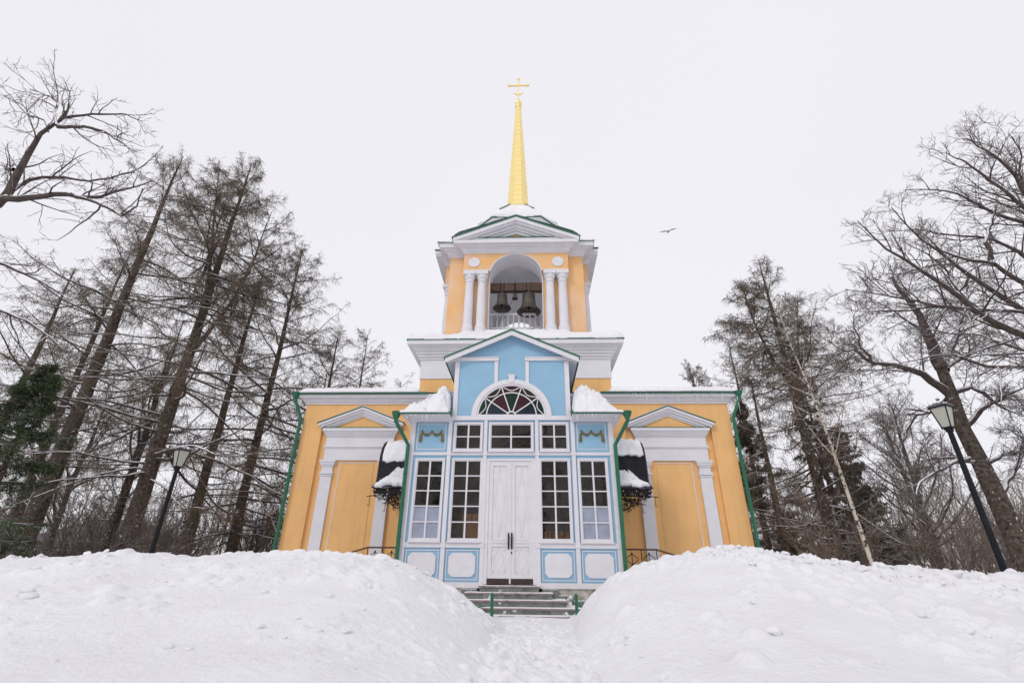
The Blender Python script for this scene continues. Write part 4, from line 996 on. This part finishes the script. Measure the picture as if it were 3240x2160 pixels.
def bird():
    x,y,z=at(1535,532,42)
    b=empty('bird',(x,y,z),math.radians(100)); tag(b,'dark bird gliding in the pale sky right of the tower','bird')
    # body along local +y (head), wings along x
    rings=[(-.30,.012,.006),(-.22,.05,.02),(-.12,.07,.06),(0,.085,.08),(.12,.075,.075),(.20,.045,.05),(.26,.045,.048),(.31,.03,.03),(.36,.006,.006)]
    V=[];F=[];n=10
    for yy,a,c in rings:
        for k in range(n): t=2*math.pi*k/n; V.append((a*math.cos(t),yy,c*math.sin(t)+.01*(yy>.18)))
    for j in range(len(rings)-1):
        for k in range(n): F.append((j*n+k,j*n+(k+1)%n,(j+1)*n+(k+1)%n,(j+1)*n+k))
    # tail fan and wings as thick blades joined to the body
    def blade(top,th=.012):
        k0=len(V); m_=len(top)
        for dz in (th/2,-th/2):
            for p in top: V.append((p[0],p[1],p[2]+dz))
        F.append(tuple(range(k0,k0+m_))); F.append(tuple(range(k0+2*m_-1,k0+m_-1,-1)))
        for i in range(m_): F.append((k0+i,k0+(i+1)%m_,k0+m_+(i+1)%m_,k0+m_+i))
    blade([(-.04,-.2,0),(-.10,-.44,0),(0,-.47,0),(.10,-.44,0),(.04,-.2,0)])
    for s in (-1,1):
        blade([(s*.03,.14,.03),(s*.28,.20,.11),(s*.55,.12,.13),(s*.80,-.06,.12),(s*.62,-.10,.12),(s*.50,-.12,.12),(s*.30,-.12,.10),(s*.03,-.12,.03)],.02)
    o=link_mesh('bird_body',V,F,M['bird'],b,False); b.rotation_euler=(math.radians(48),math.radians(3),math.radians(-24)); b.scale=(1.12,1.12,1.12)
bird()

# ------------------------------------------------------------------ trees
def nrm(v): return v/np.maximum(np.linalg.norm(v,axis=-1,keepdims=True),1e-9)
class Tree:
    def __init__(s, seed): s.r=np.random.default_rng(seed); s.parts={}
    def grow(s,P,D,L,R0,R1,n,wob=.1,trop=0.,tropend=None):
        B=len(P); pts=np.zeros((B,n+1,3)); pts[:,0]=P; d=nrm(np.array(D,float)); st=(np.asarray(L)/n)[:,None]*np.ones((B,1))
        for i in range(n):
            tr=trop if tropend is None else trop+(tropend-trop)*i/max(1,n-1)
            d=nrm(d+s.r.normal(0,wob,(B,3))+np.array([0,0,1.])*tr)
            pts[:,i+1]=pts[:,i]+d*st
        t=np.linspace(0,1,n+1)[None,:]; rad=np.asarray(R0)[:,None]*(1-t)+np.asarray(R1)[:,None]*t
        return pts,rad
    def along(s,pts,t):    # pts (B,n+1,3), t (B,k) -> pos, tangent
        n=pts.shape[1]-1; f=np.clip(t*n,0,n-1e-4); i=f.astype(int); fr=(f-i)[...,None]; b=np.arange(len(pts))[:,None]
        a=pts[b,i]; c=pts[b,i+1]; return a+(c-a)*fr, nrm(c-a)
    def kids(s,pts,rad,k,t0,t1,ang,jit,flat=0.,down=0.):
        B=len(pts); t=t0+(t1-t0)*((np.arange(k)[None,:]+s.r.random((B,k)))/k)
        pos,tan=s.along(pts,t); u=s.r.normal(0,1,(B,k,3)); u[...,2]=u[...,2]*(1-flat)-down
        u=nrm(u-(u*tan).sum(-1,keepdims=True)*tan); a=ang+s.r.normal(0,jit,(B,k,1))
        d=np.cos(a)*tan+np.sin(a)*u
        n=rad.shape[1]-1; f=np.clip(t*n,0,n-1e-4).astype(int); rr=rad[np.arange(B)[:,None],f]
        return pos.reshape(-1,3),d.reshape(-1,3),t.reshape(-1),rr.reshape(-1)
    def tubes(s,key,pts,rad,sides):
        B,n1,_=pts.shape; tan=np.zeros_like(pts); tan[:,1:-1]=pts[:,2:]-pts[:,:-2]; tan[:,0]=pts[:,1]-pts[:,0]; tan[:,-1]=pts[:,-1]-pts[:,-2]; tan=nrm(tan)
        ov=nrm(pts[:,-1]-pts[:,0]); ref=np.where(np.abs(ov[:,2:3])>.8,np.array([[1.,0,0]]),np.array([[0,0,1.]]))[:,None,:]
        u=nrm(np.cross(tan,np.broadcast_to(ref,tan.shape))); v=np.cross(tan,u)
        a=2*np.pi*np.arange(sides)/sides
        ring=pts[:,:,None,:]+rad[:,:,None,None]*(u[:,:,None,:]*np.cos(a)[None,None,:,None]+v[:,:,None,:]*np.sin(a)[None,None,:,None])
        V=ring.reshape(-1,3); b=np.arange(B)[:,None,None]*n1*sides; i=np.arange(n1-1)[None,:,None]*sides; k=np.arange(sides)[None,None,:]; k2=(k+1)%sides
        F=np.stack(np.broadcast_arrays(b+i+k,b+i+k2,b+i+sides+k2,b+i+sides+k),-1).reshape(-1,4)
        s.add(key,V,F)
    def add(s,key,V,F):
        L=s.parts.setdefault(key,[[],[],0]); L[0].append(V); L[1].append(F+L[2]); L[2]+=len(V)
    def link(s,names,root):
        for key,(name,m) in names.items():
            if key in s.parts:
                V,F,_=s.parts[key]; link_mesh(name,np.concatenate(V),np.concatenate(F),m,root,key in('trunk','limb'))
def poly_resample(P,n):
    P=np.array(P,float); d=np.r_[0,np.cumsum(np.linalg.norm(np.diff(P,axis=0),axis=1))]; t=np.linspace(0,d[-1],n+1)
    return np.stack([np.interp(t,d,P[:,i]) for i in range(3)],1)

def larch(x,y,H,r0,label,seed,reach=5.,tb=.16,nb=60,dens=1.,lean=(0,0),fork=0,cat='larch',twig=.0075,grp='leafless larches round the church'):
    T=Tree(seed); r=T.r
    n=22; tz=np.linspace(0,1,n+1); P=np.zeros((1,n+1,3)); P[0,:,2]=tz*H-.3; wob=np.cumsum(r.normal(0,.010*H/n*3,(n+1,2)),0); P[0,:,:2]=wob*.6+np.array(lean)*tz[:,None]*H
    rad=(r0*(1-tz)**.85+.02)[None,:]; rad[0,0]*=1.35; rad[0,1]*=1.1
    T.tubes('trunk',P,rad,12)
    stems=[(P,rad,1.0,0.)]
    for f in range(fork):
        t0=.45+.12*f; pos,tan=T.along(P,np.array([[t0]])); az=r.uniform(0,6.28)
        d=np.array([[math.cos(az)*.42,math.sin(az)*.3,1.0]]); L=H*(1-t0)*.82
        p2,r2=T.grow(pos[0],d,np.array([L]),np.array([r0*.32]),np.array([.015]),12,.05,.12); T.tubes('trunk',p2,r2,8); stems.append((p2,r2,.6,.3))
    for P_,rad_,sc,tt0 in stems:
        k=int(nb*sc*dens)
        t=np.sort(np.clip(tb+(1-tb)*((np.arange(k)+r.random(k))/k),0,.985))[None,:] if tt0==0 else np.sort(r.uniform(.15,.98,k))[None,:]
        pos,tan=T.along(P_,t); pos=pos[0]; t=t[0]
        az=r.uniform(0,2*np.pi,k); shape=np.interp(t,[0,.15,.35,.6,.85,1],[.5,.9,1,.75,.35,.08])*sc
        L=reach*shape*r.uniform(.6,1.15,k); el=np.interp(t,[0,.5,.85,1],[-.12,.05,.45,1.1])+r.normal(0,.12,k)
        D=np.stack([np.cos(az)*np.cos(el),np.sin(az)*np.cos(el),np.sin(el)],1)
        b,br=T.grow(pos,D,L,.009+.0075*L*r.uniform(.7,1.5,k),np.full(k,.006),12,.11,-.05,.12); T.tubes('limb',b,br,6)
        for sel,f in ((L>1.3,1.),(L<=1.3,.4)):
            if sel.sum()==0: continue
            b_,br_,L_=b[sel],br[sel],L[sel]
            k2=max(3,int(12*dens*f)); p2,d2,t2,_=T.kids(b_,br_,k2,.14,1.,.85,.25,flat=.55); L2=(np.repeat(L_,k2)*.30*(1.15-t2)+.18)*r.uniform(.5,1.3,len(t2))
            b2,br2=T.grow(p2,d2,L2,.005+.005*L2,np.full(len(L2),.0045),6,.2,-.06,.03); T.tubes('twig',b2,br2,3)
            k3=max(3,int(10*dens*f)); p3,d3,t3,_=T.kids(b2,br2,k3,.05,1.,1.1,.4,down=.8); L3=r.uniform(.12,.5,len(t3))*np.interp(np.repeat(L2,k3),[0,1,2],[.6,1,1.3])
            b3,br3=T.grow(p3,d3,L3,np.full(len(L3),twig),np.full(len(L3),twig*.55),3,.25,-.25); T.tubes('twig',b3,br3,3)
            k4=max(4,int(18*dens*f)); p3,d3,t3,_=T.kids(b_,br_,k4,.12,1.,1.25,.4,down=.4); L3=r.uniform(.12,.6,len(t3))
            b3,br3=T.grow(p3,d3,L3,np.full(len(L3),twig),np.full(len(L3),twig*.55),3,.28,-.18); T.tubes('twig',b3,br3,3)
    root=empty('larch_tree',(x,y,0)); tag(root,label,cat,grp)
    T.link({'trunk':('trunk',M['bark']),'limb':('branches',M['bark2']),'twig':('crown',M['twig'])},root); return root

def twiggy(T,b,br,L,dens=1.,levels=3,w=.006,trop=.05,key='twig',ang=.75):
    """adds branching twigs to limb batch b"""
    r=T.r; k=int(8*dens); p,d,t,rr=T.kids(b,br,k,.15,1.,ang,.22); L1=np.repeat(L,k)*.38*(1.2-t)*r.uniform(.6,1.3,len(t))+.25
    b1,r1=T.grow(p,d,L1,np.minimum(rr*.6,.008+.01*L1),np.full(len(L1),w),6,.13,trop); T.tubes('limb2' if False else key,b1,r1,4)
    k=int(6*dens); p,d,t,rr=T.kids(b1,r1,k,.15,1.,ang,.25); L2=np.repeat(L1,k)*.42*(1.2-t)*r.uniform(.6,1.3,len(t))+.15
    b2,r2=T.grow(p,d,L2,np.minimum(rr*.7,.007),np.full(len(L2),w*.7),4,.16,trop); T.tubes(key,b2,r2,3)
    if levels>2:
        k=max(2,int(4*dens)); p,d,t,rr=T.kids(b2,r2,k,.2,1.,ang,.3); L3=np.repeat(L2,k)*.45*(1.2-t)*r.uniform(.6,1.3,len(t))+.08
        b3,r3=T.grow(p,d,L3,np.full(len(L3),w*.75),np.full(len(L3),w*.5),3,.18,trop); T.tubes(key,b3,r3,3)

def deciduous(x,y,H,r0,label,seed,spread=.75,dens=1.,lean=(0,0),name='bare_tree',cat='bare tree',grp='leafless broadleaf trees round the church',bark='bark',tw='twigd',w=.006,lev=3,clear=.22,mats=None):
    T=Tree(seed); r=T.r; n=14; tz=np.linspace(0,1,n+1); P=np.zeros((1,n+1,3)); P[0,:,2]=tz*H*.9-.3
    P[0,:,:2]=np.cumsum(r.normal(0,.02*H/n*2,(n+1,2)),0)+np.array(lean)*tz[:,None]*H; rad=(r0*(1-tz)**.8+.015)[None,:]; rad[0,0]*=1.3
    T.tubes('trunk',P,rad,10)
    k=int(22*dens); p,d,t,rr=T.kids(P,rad,k,clear,.98,spread,.15); L=H*.42*(1.15-t)*r.uniform(.7,1.2,k)+.4
    b,br=T.grow(p,d,L,np.minimum(rr*.55,.02+.014*L),np.full(k,.008),9,.12,.09); T.tubes('limb',b,br,6)
    twiggy(T,b,br,L,dens,lev,w)
    root=empty(name,(x,y,0)); tag(root,label,cat,grp)
    T.link({'trunk':('trunk',M[bark]),'limb':('branches',M['bark2']),'twig':('crown',M[tw])},root); return root

def limb_tree(name,label,base,trunk,limbs,seed,r0,dens=1.,trop=.03,w=.006,cat='bare tree',depth=1.2,tw='twigd'):
    """tree with its main limbs laid out one by one: limbs = [(points, radius)], world coordinates"""
    T=Tree(seed); r=T.r; P=poly_resample(trunk,14)[None]; rad=np.linspace(r0*1.15,r0*.55,15)[None]; T.tubes('trunk',P,rad,12)
    for pts,rr in limbs:
        p=poly_resample(pts,14)
        off=np.cumsum(r.normal(0,.03,(15,3)),0); p=p+off*np.array([1,1,.6]); L=np.linalg.norm(np.diff(p,axis=0),axis=1).sum()
        rd=np.linspace(rr,.012,15)[None]; T.tubes('limb',p[None],rd,8)
        k=int(max(5,L*2.0*dens)); q,d,t,r2=T.kids(p[None],rd,k,.12,1.,.7,.2); L1=(L*.33*(1.15-t)+.5)*r.uniform(.5,1.2,k)
        b,br=T.grow(q,d,L1,np.minimum(r2*.6,.01+.012*L1),np.full(k,.007),8,.12,trop); T.tubes('limb',b,br,5)
        twiggy(T,b,br,L1,dens*.8,3,w,trop)
        twiggy(T,p[None],rd,np.array([L*.5]),dens*1.2,2,w,trop)
    root=empty(name,tuple(base)); tag(root,label,cat,'leafless broadleaf trees round the church')
    for key in T.parts:
        T.parts[key][0]=[v-np.array(base) for v in T.parts[key][0]]
    T.link({'trunk':('trunk',M['bark']),'limb':('branches',M['bark2']),'twig':('crown',M[tw])},root); return root

def spruce(x,y,H,R,label,seed,needle=.05,nd=1.,m='needles',first=.05,nb=90,w=.012,grp='spruces among the bare trees'):
    T=Tree(seed); r=T.r; n=10; P=np.zeros((1,n+1,3)); P[0,:,2]=np.linspace(-.2,H,n+1); rad=np.linspace(.035*H**.8*.6+.03,.015,n+1)[None]; T.tubes('trunk',P,rad,8)
    t=np.sort(first+(1-first)*r.random(nb))[None]; pos,_=T.along(P,t); pos=pos[0]; t=t[0]; az=r.uniform(0,6.283,nb)
    L=(R*(1-t)**.9*r.uniform(.55,1.2,nb)+.08); el=np.interp(t,[0,.6,1],[-.25,.1,.9])+r.normal(0,.1,nb)
    D=np.stack([np.cos(az)*np.cos(el),np.sin(az)*np.cos(el),np.sin(el)],1)
    b,br=T.grow(pos,D,L,.01+.012*L,np.full(nb,.006),7,.06,-.03,.08); T.tubes('limb',b,br,5)
    k=14; p2,d2,t2,_=T.kids(b,br,k,.12,1.,.9,.2,flat=.7,down=.25); L2=(np.repeat(L,k)*.36*(1.1-t2)+.12)*r.uniform(.7,1.2,len(t2))
    b2,br2=T.grow(p2,d2,L2,np.full(len(L2),.006),np.full(len(L2),.004),4,.1,-.06); T.tubes('limb',b2,br2,3)
    k=5; p3,d3,t3,_=T.kids(b2,br2,k,.15,1.,.8,.2,flat=.5,down=.3); L3=np.repeat(L2,k)*.4*(1.2-t3)+.08
    b3,br3=T.grow(p3,d3,L3,np.full(len(L3),.005),np.full(len(L3),.003),3,.12,-.08); T.tubes('limb',b3,br3,3)
    for bb,rr_,per in ((b2,br2,26*nd),(b3,br3,12*nd)):
        kk=max(3,int(per)); p,d,tt,_=T.kids(bb,rr_,kk,.0,1.,.75,.25); N=len(p); L=needle*r.uniform(.7,1.3,N)
        side=nrm(np.cross(d,r.normal(0,1,(N,3))))*w*.5
        V=np.stack([p-side,p+side,p+d*L[:,None]+side*.4,p+d*L[:,None]-side*.4],1).reshape(-1,3); F=np.arange(N*4).reshape(N,4); T.add('needle',V,F)
    root=empty('spruce_tree',(x,y,0)); tag(root,label,'spruce',grp)
    T.link({'trunk':('trunk',M['bark']),'limb':('branches',M['bark2']),'needle':('crown',M[m])},root); return root

# --- left side
larch(-21.6,7.0,25.2,.40,'tall thick larch trunk behind the dark spruce, leftmost full larch',201,reach=7.6,nb=70,tb=.22,dens=1.15)
larch(-17.0,7.0,24.6,.37,'tallest larch, forked at the top, its trunk directly left of the left lamp',202,reach=8.4,nb=74,tb=.20,fork=2,dens=1.25)
larch(-16.3,10.,18.5,.27,'slimmer larch trunk directly right of the left lamp',203,reach=4.6,nb=50,tb=.2)
T4SRC = larch(-15.2,12.,21.5,.28,'larch with hanging twigs, second trunk right of the left lamp',204,reach=8.2,nb=76,tb=.12,dens=1.2)
larch(-12.9,15.,16.5,.22,'spreading larch nearest the left wing',212,reach=6.8,nb=64,tb=.12,dens=1.15)
larch(-24.5,9.,19.,.26,'larch between the left edge and the thickest trunk',213,reach=6.5,nb=56,tb=.2,dens=1.1)
deciduous(-20.6,10.,14.5,.26,'greenish grey broadleaf tree between two larch trunks',205,spread=.55,dens=1.0)
larch(-27.5,9.,18.,.30,'dense larch partly outside the left edge',206,reach=5.5,nb=50,tb=.2)
larch(-15.4,27,22.3,.22,'small far larch just left of the left wing roof',207,reach=9,nb=70,tb=.3,twig=.011,dens=.85)
larch(-12.6,31,18.6,.2,'small far treetop peeking over the left wing roof',208,reach=8,nb=60,tb=.3,twig=.011,dens=.85)
larch(-12.6,14.,13.,.2,'short larch tight behind the left downpipe',209,reach=3.6,nb=40,tb=.1)
larch(-23.6,14.,17.,.24,'thin larch in the gap behind the leftmost trunk',210,reach=4.2,nb=44,tb=.15)
deciduous(-27.,14.,13.,.2,'broadleaf tree in the far left thicket',211,dens=1.1)
spruce(-14.3,-1.7,6.6,2.7,'dark green spruce at the left edge',221,nb=86,nd=.85,needle=.075,w=.016)
# near tree outside the left edge, limbs reaching in
def L(pts,d0,d1):
    n=len(pts); return [at(px,py,d0+(d1-d0)*i/(n-1)) for i,(px,py) in enumerate(pts)]
tb=np.array(at(-120,520,10.5)); base=(tb[0]-.4,tb[1],0)
limb_tree('bare_tree','overhanging maple limbs reaching in from the left edge',base,[base,(base[0]+.1,base[1],4),tuple(tb)],[
    (L([(-120,520),(-40,478),(0,455),(25,432),(32,400),(55,372),(75,335),(105,303),(135,291),(150,262),(158,215)],10.5,10.5),.15),
    (L([(135,291),(190,290),(250,300),(330,345)],10.4,10.0),.06),
    (L([(135,291),(140,240),(110,225),(75,208)],10.4,11.0),.045),
    (L([(140,291),(160,268),(230,262),(290,265),(330,290)],10.4,11.),.05),
    (L([(-40,478),(0,455),(75,455),(155,445),(210,449),(262,440),(310,425),(335,412)],10.6,9.6),.12),
    (L([(170,446),(215,460),(255,480),(290,497),(330,470),(345,440)],10.1,9.6),.06),
    (L([(10,452),(50,415),(90,408),(135,402),(200,415),(290,400),(330,370)],10.5,11.5),.06),
    (L([(30,390),(10,380),(-10,368)],10.5,10.6),.06),
    (L([(110,300),(95,270),(60,262),(20,230),(0,215)],10.4,11.2),.03),
    (L([(-120,560),(-50,600),(20,610),(100,650),(180,690)],10.5,11.5),.08),
    (L([(-120,640),(-30,690),(60,720),(140,790)],10.5,11.5),.07),
    ],231,.28,dens=.62,trop=.02)
# --- right side
larch(14.35,9.,17.9,.29,'larch with a forked top right of the church',241,reach=5.8,nb=78,tb=.12,fork=2,dens=1.15)
larch(15.0,17.,16.2,.2,'slim far larch just right of the right wing roof',242,reach=3.4,nb=46,tb=.25,twig=.010)
larch(12.4,9.5,10.5,.2,'low larch tight behind the right downpipe',243,reach=2.8,nb=36,tb=.1)
deciduous(9.6,30,18.,.18,'tiny far treetop over the right wing roof, nearest the tower',244,lev=3,w=.014,dens=1.2)
deciduous(12.6,33,19.5,.18,'tiny far treetop over the middle of the right wing roof',245,lev=3,w=.014,dens=1.2)
deciduous(16.2,28,20.2,.2,'far treetop over the outer end of the right wing roof',246,lev=3,w=.014,dens=1.2)
spruce(16.6,12.,12.5,3.3,'tallest dark spruce behind the birch',251,m='needlesd',nb=85,needle=.12,w=.028,nd=.62)
spruce(13.2,13.,10.,2.6,'dark spruce between the right wing and the larch',252,m='needlesd',nb=90,needle=.12,w=.028,nd=.62)
spruce(19.6,15.,9.,2.8,'lower dark spruce right of the birch trunk',253,m='needlesd',nb=80,needle=.12,w=.028,nd=.62)
spruce(16.0,8.4,4.6,2.2,'small spruce at the foot of the forked larch',254,m='needlesd',nb=60,needle=.08,w=.025,nd=.6)
# birch
def birch():
    T=Tree(260); r=T.r; p=poly_resample([at(2012,1320,18),at(1960,1170,18),at(1905,1010,18),at(1855,880,18),at(1815,790,18),at(1785,700,18.)],16); p[0,2]=-.2
    base=p[0].copy(); base[2]=0; P=(p-base)[None]; rad=np.linspace(.072,.014,17)[None]; T.tubes('trunk',P,rad,10)
    k=26; q,d,t,rr=T.kids(P,rad,k,.3,.98,.7,.15); L1=2.6*(1.25-t)*r.uniform(.6,1.2,k); b,br=T.grow(q,d,L1,.006+.006*L1,np.full(k,.005),8,.09,.03,-.12); T.tubes('limb',b,br,5)
    twiggy(T,b,br,L1,.9,2,.005,-.12)
    root=empty('birch_tree',tuple(base)); tag(root,'slender birch with pale spotted bark right of the church','birch')
    T.link({'trunk':('trunk',M['birch']),'limb':('branches',M['birch']),'twig':('crown',M['twigr'])},root)
birch()
# linden with heavy crooked limbs
D0=16.
trunk=[at(2380,1330,D0),at(2335,1240,D0),at(2293,1150,D0),at(2250,1057,D0),at(2212,985,D0),at(2185,905,D0),at(2163,848,D0)]
b0=np.array(trunk[0]); b0[2]=0; trunk=[tuple(b0)]+trunk[1:]
limb_tree('linden_tree','crooked dark linden behind the right lamp',tuple(b0),trunk,[
    (L([(2163,848),(2143,785),(2117,716),(2072,668),(2056,640),(2052,610)],16,16),.20),
    (L([(2170,850),(2172,824),(2195,764),(2219,700),(2215,650)],16,17),.15),
    (L([(2180,905),(2100,853),(2048,837),(2000,833),(1965,815),(1950,796),(1920,804),(1885,780)],16,15),.14),
    (L([(2000,833),(1975,790),(1960,760),(1955,740)],15.5,15.3),.05),
    (L([(2212,980),(2265,935),(2330,905),(2370,890)],16,15.5),.11),
    (L([(2230,1050),(2190,1060),(2150,1092),(2125,1115),(2118,1140)],16,15),.09),
    (L([(2235,1060),(2180,1048),(2115,1055),(2118,1090)],16,17),.06),
    (L([(2190,900),(2240,890),(2285,920),(2360,960)],16,15.2),.10),
    (L([(2185,905),(2150,945),(2100,955),(2080,990),(2070,1040)],16,17),.06),
    (L([(2290,1150),(2330,1060),(2360,960)],16,16.5),.10),
    (L([(2260,1075),(2300,1040),(2380,1030)],16,15.5),.08),
    (L([(2163,848),(2240,800),(2320,770),(2380,760)],16,17),.08),
    (L([(2150,800),(2100,740),(2030,700),(1990,690)],16,17),.06),
    ],271,.29,dens=1.05,trop=-.01)
# large tree outside the right edge with sweeping limbs
def c8(pts): return [(1582.5+x*.398,246.8+y*.398) for x,y in pts]
tb=np.array(at(2560,820,13.5)); base=(tb[0]+.3,tb[1],0)
RL=[([(2450,1500),(1933,1320),(1750,1240),(1600,1170),(1450,1050),(1290,930),(1180,860),(1060,780),(925,650)],.15),
    ([(2450,1400),(1933,1180),(1700,1050),(1600,990),(1400,820),(1240,700),(1170,600)],.12),
    ([(2450,1250),(1933,1010),(1740,880),(1600,860),(1420,800),(1300,710)],.12),
    ([(2400,1100),(1933,830),(1780,770),(1640,740),(1450,720),(1280,700)],.09),
    ([(2300,900),(1933,665),(1800,620),(1650,560),(1500,480),(1260,470)],.09),
    ([(2250,850),(1933,600),(1800,500),(1700,430),(1560,340),(1430,290)],.09),
    ([(2200,800),(1933,510),(1850,370),(1750,270),(1640,210),(1570,160)],.09),
    ([(2200,800),(1933,470),(1830,310),(1790,200),(1770,60)],.08),
    ([(2100,700),(1933,440),(1915,250),(1860,150)],.06),
    ([(2400,1250),(1933,1185),(1690,1165),(1500,1160),(1200,1100),(910,1065)],.08),
    ([(2400,1500),(1933,1390),(1700,1300),(1500,1290),(1250,1240)],.07),
    ([(1740,880),(1710,800),(1700,770),(1720,650),(1735,560)],.08),
    ([(1600,1170),(1400,1150),(1200,1170),(1000,1180),(870,1160)],.05),
    ([(2450,1600),(1933,1470),(1720,1480),(1500,1400),(1220,1450)],.08),
    ([(1600,990),(1560,1060),(1500,950),(1350,830),(1240,760)],.05)]
rq=random.Random(3)
limb_tree('bare_tree','large maple crown sweeping in from the right edge',base,[base,(base[0]+.1,base[1],3),tuple(tb)],
    [(L(c8(p),13.5,13.5+rq.uniform(-2.2,2.2)),r_) for p,r_ in RL],281,.40,dens=.80,trop=.03)
deciduous(22.5,14.,12.,.22,'bare tree low at the right edge behind the linden',284,dens=1.1,spread=.8)
deciduous(26.,19.,13.,.24,'broad bare tree in the far right thicket',285,dens=1.0,spread=.9)

# trees behind the photographer, mirrored in the porch windows
def tree_copy(src,x,y,rz,sc,label):
    o=src.copy(); COL.objects.link(o); o.location=(x,y,0); o.rotation_euler=(0,0,rz); o.scale=(sc,sc,sc); o['label']=label
    for ch in list(src.children):
        c=ch.copy(); COL.objects.link(c); c.parent=o
for x,y,rz,sc,lb in ((-9,-36,1.,.9,'larch behind the photographer, west side'),(1.5,-41,2.4,1.0,'larch behind the photographer, middle'),(11,-37,4.,.95,'larch behind the photographer, east side')): tree_copy(T4SRC,x,y,rz,sc,lb)
# --- thickets of young stems
def thicket(x,y,H,label,seed,mm='twigr',n=26,spread=1.3):
    T=Tree(seed); r=T.r; P=np.stack([r.normal(0,spread*.4,n),r.normal(0,spread*.4,n),np.full(n,-.1)],1); D=np.stack([r.normal(0,.35,n),r.normal(0,.35,n),np.ones(n)],1)
    Ls=H*r.uniform(.6,1.1,n); b,br=T.grow(P,D,Ls,np.full(n,.022),np.full(n,.006),8,.07,.02); T.tubes('twig',b,br,4)
    twiggy(T,b,br,Ls*.8,1.0,2,.0065,.05,ang=.55)
    V,F,_=T.parts['twig']; o=link_mesh('bush',np.concatenate(V),np.concatenate(F),M[mm]); o.location=(x,y,0); tag(o,label,'bush','leafless bushes behind the snow banks'); return o
tl=[thicket(-13.5,5.0,3.2,'bush beside the left downpipe at the foot of the larches',301,'twigd'),thicket(13.2,6.5,4.4,'brown bush hugging the right downpipe',302),thicket(18.5,6.5,4.0,'brown bush right of the birch foot',303)]
def cp(src,x,y,sc,rz,label):
    o=src.copy(); COL.objects.link(o); o.location=(x,y,0); o.scale=(sc,sc,sc); o.rotation_euler=(0,0,rz); o['label']=label
for a in ((0,-17.5,5.5,1.1,1,'bush between the left lamp and the next larch trunk'),(0,-21.5,4.,1.2,2,'bush in front of the leftmost larch trunk'),(0,-25.5,6.,1.3,3,'bush behind the dark green spruce'),
    (0,-19.,12.,1.5,4,'taller bush behind the forked larch'),(0,-14.5,13.,1.5,5,'taller bush behind the larch nearest the wing'),(0,-24,15.,1.6,5.5,'wide bush in the left background gap'),
    (1,16.,5.,.9,1,'bush in front of the small spruce on the right'),(2,21.5,7.5,1.2,2,'bush behind the right lamp pole'),(2,19.,3.5,.9,3,'bush at the foot of the linden'),
    (1,24.5,10.,1.3,4,'bush at the right edge of the grove'),(2,15.,12.,1.3,5,'tall bush behind the forked larch on the right'),(1,21.,16.,1.5,1.5,'tall bush in the right background gap'),(2,28,16.,1.6,2.5,'wide bush in the far right background')):
    cp(tl[a[0]],*a[1:])
# --- far wood as one mass
def far_wood():
    T=Tree(400); r=T.r; n=420
    a=r.uniform(-1.15,1.15,n); d=r.uniform(48,85,n); P=np.stack([d*np.tan(a)*.9,d-15,np.zeros(n)-.2],1)
    keep=(np.abs(P[:,0])<130); P=P[keep]; n=len(P); H=r.uniform(7,12.5,n); b,br=T.grow(P,np.tile([0,0,1.],(n,1)),H,np.full(n,.14),np.full(n,.02),6,.02,.05); T.tubes('w',b,br,4)
    k=16; p,dd,t,_=T.kids(b,br,k,.12,1.,.7,.2); L1=np.repeat(H,k)*.32*(1.2-t); b1,r1=T.grow(p,dd,L1,np.full(len(p),.035),np.full(len(p),.015),4,.13,.08); T.tubes('w',b1,r1,3)
    k=7; p,dd,t,_=T.kids(b1,r1,k,.1,1.,.7,.3); L2=np.repeat(L1,k)*.45*(1.2-t)+.2; b2,r2=T.grow(p,dd,L2,np.full(len(p),.018),np.full(len(p),.012),2,.15,.05); T.tubes('w',b2,r2,3)
    V,F,_=T.parts['w']; o=link_mesh('far_wood',np.concatenate(V),np.concatenate(F),M['far']); tag(o,'pale brown wood far behind the church','wood',kind='stuff')
far_wood()
# fence and cottage far left
f=empty('fence',(-36,20,0),math.radians(8)); tag(f,'dark picket fence beyond the trees on the left','fence')
m=MB(); m.box(-9,9,-.03,.03,2.15,2.22); m.box(-9,9,-.03,.03,.6,.67)
for i in range(100): x=-9+i*.18; m.box(x-.03,x+.03,-.05,-.03,0,2.45)
m.build('pickets',M['lampiron'],f)
m=MB()
for i in range(7): m.box(-9+i*3-.07,-9+i*3+.07,-.07,.07,-.2,2.5)
m.build('fence_posts',M['lampiron'],f)
h=empty('cottage',(-42,36,0),math.radians(-10)); tag(h,'low cottage with a dark hipped roof beyond the fence','house')
m=MB(); m.box(-6,6,-4,4,-.2,3.0); m.build('wall',mat('cottage_wall',(.30,.26,.24),.9),h)
m=MB(); m.add([(-6.6,-4.6,3.0),(6.6,-4.6,3.0),(6.6,4.6,3.0),(-6.6,4.6,3.0),(-2.5,0,5.4),(2.5,0,5.4)],[(0,1,5,4),(1,2,5),(2,3,4,5),(3,0,4),(3,2,1,0)]); m.build('roof',M['hroof'],h)
for x in (-3.5,0,3.5): m=MB(); m.box(x-.5,x+.5,-4.04,-4.0,1.1,2.3); m.build('window',M['iron'],h)
